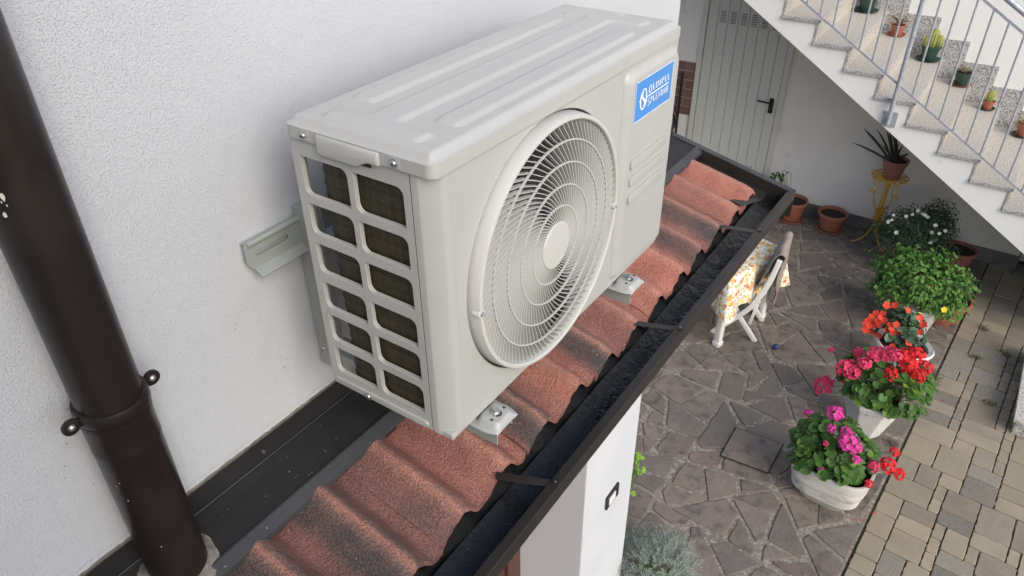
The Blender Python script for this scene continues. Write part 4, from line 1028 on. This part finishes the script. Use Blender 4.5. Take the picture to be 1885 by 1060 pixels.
FM = {k: [flower_mesh('flower_head', v, 26, 1, .40, .75, s) for s in range(2)] for k, v in (('mag', M_mag), ('red', M_red), ('crim', M_crim))}
def single_flower(name, m, lobes=5):
    b = MB(); b.v.append((0, 0, -.15)); n = lobes * 4
    for k in range(n): t = 2 * math.pi * k / n; r = .72 + .28 * abs(math.cos(t * lobes / 2)); b.v.append((r * math.cos(t), r * math.sin(t), .18 * r + .06 * math.sin(lobes * t)))
    for k in range(n): b.f.append((0, 1 + k, 1 + (k + 1) % n))
    me = b.mesh(name, 60); me.materials.append(m); return me
FB_ = single_flower('blossom', M_or); FW_ = single_flower('blossom', M_wh)
def facing(n, spin): return Vector(n).to_track_quat('Z', 'Y') @ Matrix.Rotation(spin, 4, 'Z').to_quaternion()
def geranium(name, label, loc, c, rad, nleaf, lsize, heads, rq, group, soil_z, extra=()):
    """plant > leaf pieces over a dome, stems, flower heads at given points [(point, radius, colour)]"""
    q = random.Random(rq); t = thing(name, label, 'plant', loc, group); c = Vector(c); st_ = MB(); base = Vector((c.x, c.y, soil_z))
    for k in range(nleaf):
        lay = q.choice((1, 1, 1, 1, .9, .75)); z = q.uniform(-.55, 1); a = q.uniform(0, 2 * math.pi); s = math.sqrt(1 - z * z)
        wob = 1 + .18 * noise.noise(Vector((math.cos(a) * 1.7, math.sin(a) * 1.7, z * 2 + rq)))
        d = Vector((s * math.cos(a), s * math.sin(a), z)); p = c + Vector((d.x * rad[0], d.y * rad[1], d.z * rad[2])) * lay * wob
        if p.z < soil_z + .02: p.z = soil_z + q.uniform(-.03, .08); p.x = c.x + (p.x - c.x) * 1.05; p.y = c.y + (p.y - c.y) * 1.08
        n = (d * .75 + Vector((0, 0, .75)) + Vector((q.uniform(-.45, .45), q.uniform(-.45, .45), q.uniform(-.2, .2)))).normalized()
        me = q.choice(LG) if q.random() < .84 else LY[0]
        inst('leaf', me, t, p, facing(n, q.uniform(0, 6)), lsize * q.uniform(.65, 1.15))
        if k % 3 == 0: mid = base.lerp(p, .55) + Vector((0, 0, -.02)); st_.tube([base + Vector((q.uniform(-.06, .06), q.uniform(-.05, .05), -.01)), mid, p - n * lsize * .2], .0028, 5)
    for p, r, colr in heads:
        p = Vector(p); me = FM[colr][q.randint(0, 1)]; n = ((p - c).normalized() * .5 + Vector((.1, -.2, .8))).normalized()
        inst('flower_head', me, t, p, facing(n, q.uniform(0, 6)), r * 1.6)
        st_.tube([base.lerp(c, .8), (p + c) / 2 + Vector((0, 0, -.02)), p - Vector((0, 0, r * .4))], .0028, 5)
    st_.build('stems', M_stem, t, 60)
    return t
def sup(w, d, r, n=40, e=3.2):
    out = []
    for k in range(n):
        t = 2 * math.pi * k / n; cs, sn = math.cos(t), math.sin(t)
        out.append((w * math.copysign(abs(cs) ** (2 / e), cs), d * math.copysign(abs(sn) ** (2 / e), sn)))
    return out
# A: ribbed white planter
pa = thing('ribbed_planter', 'oblong white ribbed planter nearest the canopy holding pink and red geraniums', 'planter', (.83, 3.24, 0), 'white pots along the path')
prof = [(.60, .0), (.64, .012), (.76, .05)]
for z in (.085, .105, .125): prof += [(.83 + z * .55, z), (.842 + z * .55, z + .006), (.842 + z * .55, z + .012), (.83 + z * .55 + .006, z + .017)]
prof += [(.945, .165), (.972, .200), (.965, .206), (.980, .214), (.972, .22), (.985, .228), (.985, .262), (1.0, .285), (.985, .295), (.93, .295), (.91, .27), (.90, .24)]
pw_ = sup(.245, .195, 1, 48, 3.4); cA = Matrix.Rotation(-.06, 3, 'Z')
def padd(s, z): return [tuple(Vector((.83, 3.24, z * 1.08)) + cA @ Vector((a * s, b * s, 0))) for a, b in pw_]
m = MB(); m.loft([padd(s, z) for s, z in prof], caps=False); m.f.append(tuple(reversed(range(48)))); m.build('body', M_wpot2, pa, 30)
m = MB(); m.add(padd(.92, .245), [tuple(range(48))]); m.build('soil', M_soil, pa)
def hp(u, v, y, r, c): return (on_y(u, v, y), r, c)
geranium('geranium_plant', 'bushy geranium with magenta flowers and a few red heads in the ribbed planter', (.83, 3.24, .245), (.79, 3.24, .40), (.25, .205, .20), 290, .036,
         [hp(1487, 760, 3.36, .020, 'mag'), hp(1538, 760, 3.34, .034, 'mag'), hp(1530, 788, 3.18, .018, 'mag'), hp(1557, 793, 3.2, .020, 'mag'), hp(1562, 812, 3.12, .036, 'mag'), hp(1572, 822, 3.12, .028, 'mag'), hp(1577, 846, 3.08, .017, 'mag'), hp(1512, 865, 3.04, .014, 'mag'), hp(1520, 816, 3.1, .011, 'crim'), hp(1609, 858, 3.2, .022, 'crim'), hp(1648, 832, 3.3, .020, 'red'), hp(1636, 856, 3.26, .032, 'red'), hp(1655, 872, 3.26, .024, 'red'), hp(1600, 890, 3.12, .017, 'red')], 3, 'geraniums in white pots', .245)
# B: tapering octagonal pot
pb = thing('octagonal_pot', 'rough white eight sided tapering pot holding red and pink geraniums', 'planter', (.90, 4.0, 0), 'white pots along the path')
def octr(r, z, n=8): return [(.90 + r * math.cos(R_(22.5 + 45 * k + 8)), 4.0 + r * math.sin(R_(22.5 + 45 * k + 8)), z) for k in range(n)]
m = MB(); m.loft([octr(r, z) for r, z in ((.105, 0), (.118, .02), (.195, .285), (.205, .30), (.212, .335), (.205, .345), (.178, .345), (.172, .31))], caps=False); m.build('body', M_wpot, pb, bevel=.006, seg=2)
MB().add(octr(.177, .32), [tuple(range(8))]).build('soil', M_soil, pb)
geranium('geranium_plant', 'full geranium with red and crimson flower heads in the octagonal pot', (.90, 4.0, .32), (.93, 4.0, .47), (.30, .235, .20), 295, .035,
         [hp(1517, 708, 4.0, .045, 'crim'), hp(1558, 677, 3.88, .042, 'crim'), hp(1570, 684, 3.86, .035, 'crim'), hp(1592, 667, 3.88, .028, 'crim'), hp(1580, 648, 4.0, .024, 'crim'), hp(1612, 650, 3.94, .036, 'crim'), hp(1635, 650, 3.95, .038, 'crim'), hp(1652, 652, 3.92, .028, 'crim'), hp(1673, 658, 3.95, .045, 'red'), hp(1687, 652, 3.96, .035, 'red'), hp(1675, 678, 4.0, .040, 'red'), hp(1690, 692, 3.95, .030, 'red'), hp(1704, 676, 4.05, .032, 'red'), hp(1640, 688, 3.9, .030, 'red'), hp(1530, 644, 4.2, .014, 'crim'), hp(1577, 724, 3.85, .012, 'crim'), hp(1552, 702, 3.9, .010, 'crim')], 8, 'geraniums in white pots', .32)
# C: scalloped white urn with begonia
pc = thing('scalloped_urn', 'low white weathered urn with flared wavy rim holding orange red begonias', 'planter', (.95, 4.80, 0), 'white pots along the path')
MB().lathe([(.10, 0), (.105, .03), (.085, .05), (.12, .09), (.185, .20), (.205, .255), (.215, .285), (.205, .30), (.175, .285), (.165, .25), (.001, .245)], (.95, 4.80, 0), 56, mod=lambda t, h: 1 + (.05 * math.cos(4 * t + .6) * (h / .3) ** 2)).build('body', M_wpot, pc, 40)
MB().lathe([(.168, .262), (.10, .268), (.0001, .27)], (.95, 4.80, 0), 32).build('soil', M_soil, pc, 60)
bg_ = thing('begonia_plant', 'begonia with many orange red blossoms in the white urn', 'plant', (.95, 4.80, .265))
q = random.Random(12)
LB = [leaf_mesh('begonia_leaf', mat('begonia_leaf', (.022, .060, .026), .4, (.04, .085, .03), 14, rand=.3, trans=.15), 6, .25, 1.15)]
st_ = MB()
for k in range(95):
    z = q.uniform(-.3, 1); a = q.uniform(0, 6.3); s = math.sqrt(1 - z * z); lay = q.choice((1, .9, .75)); d = Vector((s * math.cos(a), s * math.sin(a), z)); p = Vector((.88, 4.84, .38)) + Vector((d.x * .21, d.y * .17, d.z * .18)) * lay
    n = (d * .8 + Vector((0, 0, .6)) + Vector((q.uniform(-.5, .5), q.uniform(-.5, .5), 0))).normalized(); inst('leaf', LB[0], bg_, p, facing(n, q.uniform(0, 6)), q.uniform(.022, .040))
    if k % 4 == 0: st_.tube([(.92 + q.uniform(-.05, .05), 4.81 + q.uniform(-.05, .05), .26), (p + Vector((.92, 4.81, .25))) / 2, p], .003, 5)
st_.build('stems', M_stem, bg_, 60)
for u, v in [(1613, 577), (1604, 583), (1620, 585), (1632, 562), (1648, 562), (1671, 571), (1598, 590), (1601, 600), (1594, 606), (1610, 601), (1617, 598), (1612, 612), (1618, 618), (1633, 609), (1640, 606), (1644, 612), (1638, 598), (1650, 597), (1640, 622), (1643, 637), (1694, 612), (1606, 592), (1592, 597), (1603, 611), (1625, 578), (1616, 590), (1636, 614), (1650, 615), (1628, 590), (1700, 598), (1694, 585), (1673, 630)]:
    p = on_y(u, v, 4.66 + q.uniform(-.04, .12)); d = (CAM - p).normalized(); inst('blossom', FB_, bg_, p, facing((d * .8 + Vector((q.uniform(-.5, .5), q.uniform(-.5, .5), .3))).normalized(), q.uniform(0, 6)), q.uniform(.023, .034))
# D: white fluted pot with a leafy green bush
pd = thing('fluted_pot', 'white fluted pot almost hidden under the dense green bush', 'planter', (.95, 5.46, 0), 'white pots along the path')
MB().lathe([(.105, 0), (.12, .02), (.17, .26), (.185, .27), (.19, .30), (.175, .31), (.16, .29), (.001, .285)], (.95, 5.46, 0), 64, mod=lambda t, h: 1 + (.018 * math.cos(16 * t) if .02 < h < .265 else 0)).build('body', M_wpot2, pd, 40)
def leafcloud(nl, c, rad, lw, ll, rq, lump=.2, zmin=-.7, shell=(.55, 1), up=.5, hang=0):
    q = random.Random(rq); b = MB(); c = Vector(c)
    for k in range(nl):
        z = q.uniform(zmin, 1); a = q.uniform(0, 2 * math.pi); s = math.sqrt(1 - z * z); d = Vector((s * math.cos(a), s * math.sin(a), z))
        w = 1 + lump * noise.noise(d * 2.3 + Vector((rq, 0, 0))) + lump * .5 * noise.noise(d * 6 + Vector((rq, 0, 0)))
        p = c + Vector((d.x * rad[0], d.y * rad[1], d.z * rad[2])) * w * (q.uniform(*shell) ** .5)
        n = (d * .7 + Vector((q.uniform(-.7, .7), q.uniform(-.7, .7), q.uniform(0, .9)))).normalized()
        t = n.cross(Vector((q.uniform(-1, 1), q.uniform(-1, 1), q.uniform(-1, 1)))); t.normalize(); t = (t + Vector((0, 0, -hang))).normalized(); r = t.cross(n).normalized()
        L_, W_2 = ll * q.uniform(.6, 1.2), lw * q.uniform(.7, 1.2)
        v = [p - t * L_ * .5, p + r * W_2 * .5 - n * W_2 * -.12, p + t * L_ * .5 - n * L_ * .12, p - r * W_2 * .5 + n * W_2 * .12, p + t * L_ * .12 - n * 0]
        i0 = len(b.v); b.v += [tuple(x) for x in v]; b.f += [(i0, i0 + 1, i0 + 4), (i0 + 1, i0 + 2, i0 + 4), (i0 + 2, i0 + 3, i0 + 4), (i0 + 3, i0, i0 + 4)]
    return b
bush = thing('green_bush', 'dense bright green leafy bush overflowing the white fluted pot', 'plant', (.95, 5.46, .29))
b = leafcloud(3300, (.895, 5.52, .43), (.37, .28, .265), .030, .046, 4, .42, -.45, (.4, 1.15))
tag(b.build('foliage', M_lf_b, bush, None), kind='stuff')
q = random.Random(3); m = MB()
for k in range(26): a = q.uniform(0, 6.3); p = Vector((.93 + .33 * math.cos(a), 5.52 + .22 * math.sin(a), .44 + q.uniform(-.05, .2))); m.tube([(.95 + q.uniform(-.06, .06), 5.46 + q.uniform(-.06, .06), .285), (Vector((.95, 5.46, .33)) + p) / 2, p], .0035, 5)
m.build('stems', M_stem, bush, 60)
yl = [inst('yellow_flower', single_flower('blossom', petal('yellow_petal', (.75, .55, .03), (.8, .62, .06))), bush, on_y(u, v, 5.22), facing((.3, -.7, .5), .4), .026) for u, v in ((1738, 570), (1692, 580))]
# small terracotta tubs and bowls
def tub(name, label, c, r, h, mat_, rim=.014, saucer=True, plant=None, tilt=0, group='terracotta pots by the back wall'):
    t = thing(name, label, 'pot', (c[0], c[1], c[2]), group); z0 = .022 if saucer else 0
    MB().lathe([(r * .66, z0), (r * .68, z0 + .01), (r * .93, h - .035), (r, h - .033), (r * 1.03, h - .012), (r * 1.02, h), (r * .93, h), (r * .90, h - .03), (r * .88, h - .05)], c, 40).build('body', mat_, t, 35)
    MB().lathe([(r * .91, h - .032), (r * .5, h - .026), (.0001, h - .028)], c, 24).build('soil', M_soil, t, 60)
    if saucer: MB().lathe([(.0001, .004), (r * .80, .004), (r * .92, .022), (r * .95, .024), (r * .97, .022), (r * .84, .0), (.0001, .0)], c, 40).build('saucer', mat_, t, 35)
    return t
tub('terracotta_bowl', 'wide terracotta bowl peeking out right of the green bush', (1.13, 5.80, 0), .20, .23, M_terra, saucer=False)
tub('terracotta_pot', 'terracotta pot on a saucer in the corner behind the bush', (1.10, 6.72, 0), .15, .24, M_terra2)
tub('terracotta_pot', 'round terracotta pot of bare soil on a saucer beside the yellow stand', (-.10, 6.86, 0), .145, .21, M_terra)
tub('terracotta_pot', 'terracotta pot with a small sprig beside the far gutter corner', (-.52, 6.86, 0), .15, .24, M_terra)
sp_ = thing('seedling', 'small leafy sprig and a thin stake in the pot beyond the gutter corner', 'plant', (-.56, 6.86, .21))
m = MB(); q = random.Random(9); tops = []
for k in range(9): tops.append(on_y(1437 + q.uniform(-14, 12), 330 + q.uniform(-12, 12), 6.86)); m.tube([(-.56, 6.86, .21), (Vector((-.56, 6.86, .24)) + tops[-1]) / 2, tops[-1]], .003, 5)
m.build('stems', M_stem, sp_, 60)
b = MB()
for p in tops:
    for k in range(5): b.v, b.f = leafcloud(1, p + Vector((q.uniform(-.03, .03), q.uniform(-.03, .03), q.uniform(-.02, .03))), (.005, .005, .005), .032, .045, q.randint(0, 999)).v + b.v, [tuple(i + 5 for i in f) for f in b.f] + leafcloud(1, p, (.001, .001, .001), .01, .01, 1).f
b.build('foliage', M_lf_g, sp_)
MB().tube([on_y(1455, 362, 6.90), on_y(1456, 318, 6.90)], .004, 6).build('stake', M_galv, sp_)
# dark shrub with small white flowers
tub('trough_pot', 'reddish brown pot under the dark shrub with white flowers', (.74, 6.36, 0), .17, .24, M_terra2, saucer=False)
sh = thing('flowering_shrub', 'dark green fine leaved shrub dotted with small white flowers', 'plant', (.74, 6.36, .21))
b = leafcloud(4200, (.70, 6.40, .42), (.36, .26, .24), .012, .040, 6, .45, -.55, (.3, 1.1)); b2 = leafcloud(1500, (.84, 6.5, .60), (.17, .16, .15), .011, .036, 16, .5, -.6, (.2, 1.1)); b.add(b2.v, b2.f)
tag(b.build('foliage', M_lf_d, sh), kind='stuff')
m = MB()
for k in range(30): a = q.uniform(0, 6.3); p = Vector((.72 + .26 * math.cos(a), 6.4 + .2 * math.sin(a), .40 + q.uniform(0, .2))); m.tube([(.74, 6.36, .21), (Vector((.74, 6.36, .28)) + p) / 2, p], .004, 5)
m.build('stems', M_stem, sh, 60)
for u, v in [(1635, 408), (1642, 405), (1650, 428), (1654, 434), (1632, 441), (1698, 394), (1703, 396), (1715, 428), (1729, 430), (1713, 446), (1719, 443), (1660, 440), (1690, 388), (1680, 395), (1708, 400), (1668, 398), (1645, 396), (1740, 425), (1722, 415)]:
    p = on_y(u, v, 6.22 + q.uniform(-.02, .08)); inst('blossom', FW_, sh, p, facing(((CAM - p).normalized() + Vector((q.uniform(-.4, .4), q.uniform(-.4, .4), .4))).normalized(), q.uniform(0, 6)), q.uniform(.014, .021))
# yellow wrought iron stand with pot and sword leaved plant
SX, SY, SZ_ = .325, 6.80, .75
sd_ = thing('plant_stand', 'yellow wrought iron plant stand with scrolls and three splayed feet', 'plant stand', (SX, SY, 0))
m = MB()
def ringt(r, z, w, n=36): m.loft([[(SX + (r + w * math.cos(q_)) * math.cos(t), SY + (r + w * math.cos(q_)) * math.sin(t), z + w * math.sin(q_)) for q_ in [2 * math.pi * j / 8 for j in range(8)]] for t in [2 * math.pi * k / n for k in range(n)]], closed=True)
ringt(.165, SZ_, .006); ringt(.105, SZ_, .004)
m.build('top_ring', M_yel, sd_, 60)
m = MB()
for k in range(12):
    t = 2 * math.pi * k / 12; pts = [(SX + r * math.cos(t + w), SY + r * math.sin(t + w), SZ_ - .002) for r, w in ((.03, 0), (.07, .16), (.105, .0), (.135, -.14), (.163, .0))]; pts2 = [(SX + r * math.cos(t + w), SY + r * math.sin(t + w), SZ_ - .004) for r, w in ((.03, 0), (.07, -.16), (.105, .0), (.135, .14), (.163, .0))]
    m.tube(pts, .006, 6).tube(pts2, .006, 6)
m.lathe([(.0001, .0), (.085, .0), (.085, .004)], (SX, SY, SZ_ - .004), 24); m.build('top_petals', M_yel, sd_, 60)
for k in range(3):
    t = R_(205 + 120 * k); d = Vector((math.cos(t), math.sin(t), 0)); B0 = Vector((SX, SY, 0))
    leg = cat([tuple(B0 + d * r + Vector((0, 0, z))) for r, z in ((.022, .735), (.020, .55), (.018, .36), (.020, .24), (.045, .14), (.10, .055), (.185, .006))], 5); MB().tube(leg, .0075, 8).build('leg', M_yel, sd_, 60)
    sc_ = cat([tuple(B0 + d * r + Vector((0, 0, z))) for r, z in ((.024, .36), (.045, .40), (.075, .46), (.095, .54), (.11, .60), (.14, .625), (.155, .60), (.145, .575), (.128, .585), (.132, .60))], 5); s_o = MB().tube(sc_, .006, 8).build('scroll', M_yel, sd_, 60)
    up_ = cat([tuple(B0 + d * r + Vector((0, 0, z))) for r, z in ((.098, .56), (.075, .64), (.085, .69), (.115, .70), (.125, .67), (.11, .655))], 5); MB().tube(up_, .005, 8).build('scroll', M_yel, sd_, 60)
m = MB()
for lvl in range(5):
    for k in range(6):
        t = 2 * math.pi * (k + .5 * (lvl % 2)) / 6; d = Vector((math.cos(t), math.sin(t), 0)); z = .24 + .034 * lvl; c0 = Vector((SX, SY, z)); w = d.cross(Vector((0, 0, 1))) * .02
        m.add([c0 + d * .015, c0 + d * .035 + w + Vector((0, 0, .012)), c0 + d * .058 + Vector((0, 0, .022)), c0 + d * .035 - w + Vector((0, 0, .012))], [(0, 1, 2), (0, 2, 3)])
m.build('leaf_collar', M_yel, sd_)
pp = tub('terracotta_pot', 'brown terracotta pot standing on top of the yellow plant stand', (SX + .01, SY - .01, SZ_ + .007), .115, .185, M_terra2, saucer=False, group=None)
sw_ = thing('sword_plant', 'spiky plant with long dark sword leaves in the pot on the yellow stand', 'plant', (SX + .01, SY - .01, SZ_ + .16))
def blade(tip, bend, w):
    b = MB(); p0 = Vector((SX + .01 + rnd(-.04, .04), SY - .01 + rnd(-.04, .04), SZ_ + .155)); tip = Vector(tip); n = 9; mid = p0.lerp(tip, .5) + Vector((0, 0, bend)); vs = []
    for k in range(n + 1):
        t = k / n; p = p0 * (1 - t) ** 2 + mid * 2 * t * (1 - t) + tip * t * t; d = ((mid - p0) * (1 - t) + (tip - mid) * t).normalized(); r = d.cross(CAM * 0 + Vector((.45, -.75, .4))).normalized(); ww = w * (math.sin(math.pi * (t * .82 + .18)) ** .7) + .0008
        vs += [p - r * ww, p + r * ww * .0 + d.cross(r) * ww * .35, p + r * ww]
    b.add(vs, [f for k in range(n) for f in ((3 * k, 3 * k + 1, 3 * k + 4, 3 * k + 3), (3 * k + 1, 3 * k + 2, 3 * k + 5, 3 * k + 4))]); return b.build('leaf', M_lf_w, sw_, 60)
for u, v, y, bd_, w in [(1568, 262, 6.72, .03, .011), (1589, 236, 6.74, .05, .012), (1596, 245, 6.8, .03, .010), (1614, 238, 6.7, .04, .010), (1622, 265, 6.66, .02, .009), (1632, 240, 6.85, .05, .012), (1636, 236, 6.9, .05, .010), (1641, 243, 6.7, .03, .012), (1646, 248, 6.95, .03, .010), (1655, 262, 6.72, .03, .010), (1662, 266, 6.8, .02, .010), (1670, 282, 6.7, .04, .009), (1664, 285, 6.62, .04, .009), (1674, 284, 6.85, .05, .009), (1650, 240, 6.9, .03, .011)]: blade(on_y(u, v, y), bd_, w)
# pots on the stairs
def steppot(label, u, v, i, h, r, mp, ms, kind, plabel):
    zt = nos(i)[1]; p = on_z(u, v, zt); p.y = min(p.y, 7.12); c = (p.x, p.y, zt)
    t = thing('flower_pot', label, 'pot', c, 'pots on the stairs')
    MB().lathe([(r * .68, .008), (r * .92, h * .82), (r * 1.02, h * .83), (r * 1.05, h), (r * .95, h), (r * .9, h * .85)], c, 28).build('body', mp, t, 35); MB().lathe([(r * .93, h * .88), (.0001, h * .9)], c, 20).build('soil', M_soil, t)
    MB().lathe([(.0001, .001), (r * .95, .001), (r * 1.3, .018), (r * 1.34, .018), (r * 1.0, -.0), (.0001, -.0)], (c[0], c[1], zt + .0005), 28).build('saucer', ms, t, 35)
    top = Vector((c[0], c[1], zt + h * .9)); q = random.Random(i * 7)
    t2 = thing('cactus' if kind.startswith('cact') else 'dry_plant', plabel, 'plant', tuple(top))
    if kind in ('cactus', 'cactus_small'):
        M_c = mat('yellow_green_cactus', (.30, .31, .08), .6, (.20, .25, .07), 20, bump=[(120, .003)]); M_sp = mat('cactus_spines', (.62, .52, .16), .6)
        cols = ((0, 0, .16, .036), (.05, .01, .11, .03), (-.045, -.01, .10, .028)) if kind == 'cactus' else ((0, 0, .10, .030),)
        for dx, dy, hh, rr in cols:
            MB().lathe([(rr * .7, -.02), (rr, hh * .3), (rr * 1.02, hh * .7), (rr * .7, hh * .93), (.0001, hh)], (top.x + dx, top.y + dy, top.z), 40, mod=lambda a, z: 1 + .09 * math.cos(10 * a)).build('column', M_c, t2, 50)
            m = MB()
            for k in range(90):
                a = 2 * math.pi * (k % 10) / 10; z = hh * (.1 + .85 * (k // 10) / 9); d = Vector((math.cos(a), math.sin(a), q.uniform(-.3, .8))).normalized(); o = Vector((top.x + dx + rr * math.cos(a), top.y + dy + rr * math.sin(a), top.z + z)); s_ = d.orthogonal().normalized() * .0012; ln = .022 if kind == 'cactus' else .035
                m.add([o - s_, o + s_, o + d * ln], [(0, 1, 2)])
            m.build('spines', M_sp, t2)
    else:
        cl_ = {'dry': (.22, .13, .07), 'succulent': (.20, .17, .09), 'green': (.08, .14, .05)}[kind]; M_dry = mat('plant_' + kind, cl_, .8, tuple(x * .6 for x in cl_), 30)
        for k in range(16):
            a = q.uniform(0, 6.3); ln = q.uniform(.06, .13); d = Vector((math.cos(a) * q.uniform(.2, .9), math.sin(a) * q.uniform(.2, .9), 1)).normalized()
            if kind == 'succulent': d.z *= .6
            MB().tube([top, top + d * ln * .6, top + d * ln + Vector((math.cos(a), math.sin(a), -.5)) * ln * .35], [.005, .006, .0015], 6).build('stem', M_dry, t2, 60)
steppot('dark green pot highest on the visible stairs, cut by the top edge', 1601, 14, 1, .15, .085, M_gpot, M_gpot, 'green', 'green leafy plant in the topmost pot on the stairs')
steppot('small terracotta pot on the second visible step from the top', 1655, 58, 2, .10, .062, M_terra, M_terra, 'dry', 'dried brown stalks in the small terracotta pot on the stairs')
steppot('dark green pot with saucer holding the tallest cactus on the stairs', 1712, 104, 3, .135, .082, M_gpot, M_gpot, 'cactus', 'yellow green cluster of cactus columns on the stairs')
steppot('green pot on a terracotta saucer holding a withered succulent', 1769, 154, 4, .12, .072, M_gpot, M_terra, 'succulent', 'withered brown succulent drooping over the green pot on the stairs')
steppot('smallest terracotta pot on the stairs with a round spiny cactus', 1817, 197, 5, .085, .052, M_terra, M_gpot, 'cactus_small', 'small round cactus with long yellow spines on the stairs')
steppot('orange terracotta pot on the lowest visible step at the right edge', 1880, 250, 6, .12, .066, M_terra, M_gpot, 'cactus_small', 'pale green cactus in the pot at the right edge of the stairs')
# silvery lavender cushion by the entrance wall
lv = thing('lavender_bush', 'silvery grey lavender cushion at the foot of the white entrance wall', 'plant', (.17, 2.05, 0))
b = MB(); q = random.Random(31)
for k in range(520):
    z = q.uniform(-.1, 1); a = q.uniform(0, 6.3); s = math.sqrt(max(0, 1 - z * z)); d = Vector((s * math.cos(a), s * math.sin(a), z)); c0 = Vector((.17, 2.04, .10)); p = c0 + Vector((d.x * .20, d.y * .20, d.z * .15)) * q.uniform(.6, 1.0)
    tipd = (d + Vector((q.uniform(-.4, .4), q.uniform(-.4, .4), .5))).normalized(); ln = q.uniform(.05, .10)
    for j in range(9):
        o = p + tipd * ln * j / 9; sd2 = tipd.orthogonal().normalized(); sd2.rotate(Matrix.Rotation(j * 2.4, 3, tipd)); t_ = (sd2 + tipd * .8).normalized() * q.uniform(.018, .032); w = tipd.cross(sd2) * .0016
        b.add([o - w, o + w, o + t_ * .6 + w, o + t_, o + t_ * .6 - w], [(0, 1, 2, 3, 4)])
tag(b.build('foliage', M_lf_s, lv), kind='stuff')
m = MB()
for k in range(40): a = q.uniform(0, 6.3); p = Vector((.17 + .15 * math.cos(a), 2.04 + .15 * math.sin(a), .1 + q.uniform(0, .1))); m.tube([(.17 + q.uniform(-.05, .05), 2.05 + q.uniform(-.05, .05), 0), p], .003, 5)
m.build('stems', M_stem, lv)
# lime sprig showing past the wall corner
ls = thing('lime_sprig', 'bright lime green sprig peeping out past the white entrance wall', 'plant', (-.03, 1.96, 0))
tips = [on_y(u, v, 1.97) for u, v in ((1171, 843), (1176, 850), (1170, 858), (1179, 868), (1172, 872), (1163, 912), (1165, 850))]
m = MB()
for p in tips: m.tube([(-.03, 1.97, 0), (-.03, 1.97, p.z * .8), p], .0025, 5)
m.build('stems', M_stem, ls)
LL = leaf_mesh('lime_leaf', M_lf_l, 4, .2, 1.5)
for p in tips:
    for k in range(3): inst('leaf', LL, ls, p + Vector((rnd(-.012, .012), rnd(0, .02), rnd(-.02, .02))), facing((rnd(.2, 1), rnd(-1, 0), rnd(.2, 1)), rnd(0, 6)), .011)
# weeds in the paver joints, fallen petals
WD = [(1812, 607, 'weed tuft in a paver joint right of the green bush'), (1850, 652, 'weed in a paver joint close to the right edge of the picture'), (1795, 660, 'weed tuft in the joint below the bush side of the path'), (1720, 700, 'tallest weed beside the crimson geranium at the path edge'), (1820, 743, 'weed tuft near the granite step'), (1748, 598, 'reddish weed beside the white fluted pot'), (1640, 818, 'small weed at the foot of the octagonal pot'), (1700, 760, 'flat weed on the path edge below the octagonal pot')]
M_weed = mat('weed_leaf', (.06, .10, .03), .7, (.10, .09, .05), 30); M_weed_r = mat('reddish_weed_leaf', (.13, .075, .07), .8, (.08, .06, .05), 30)
for k, (u, v, lb) in enumerate(WD):
    p = on_z(u, v, 0); t = thing('weed', lb, 'weed', tuple(p), 'weeds between the pavers'); b = leafcloud(38 if k != 3 else 80, p + Vector((0, 0, .012)), (.055, .045, .025) if k != 3 else (.07, .09, .05), .010, .030, 40 + k, .3, 0, (.05, 1)); b.build('foliage', M_weed_r if k in (5, 6) else M_weed, t)
    MB().tube([p - Vector((0, 0, .01)), p + Vector((.005, 0, .02))], .003, 5).build('stem', M_stem, t)
PT = [(1510, 745, 'crim', 'lone pink petal on the paving above the magenta geranium'), (1443, 888, 'mag', 'magenta petal on the dark paving left of the ribbed planter'), (1736, 739, 'red', 'red petals on the path right of the octagonal pot'), (1583, 958, 'red', 'fallen red petals below the ribbed planter'), (1611, 945, 'red', 'fallen red petals on the pavers right of the ribbed planter')]
for u, v, c, lb in PT:
    p = on_z(u, v, .006); b = MB()
    for k in range(2 if c == 'red' else 1):
        o = p + Vector((rnd(-.03, .03) if k else 0, rnd(-.03, .03) if k else 0, .004)); a0 = rnd(0, 6); n = 7; i0 = len(b.v)
        b.v += [tuple(o + Vector((.008 * math.cos(a0 + j * 2 * math.pi / n) * (1 if j % 3 else .6), .006 * math.sin(a0 + j * 2 * math.pi / n), .003 * math.sin(j)))) for j in range(n)]; b.f.append(tuple(range(i0, i0 + n)))
    o = b.build('petal', {'crim': M_crim, 'mag': M_mag, 'red': M_red}[c], None, loc=tuple(p)); tag(o, lb, 'petal')
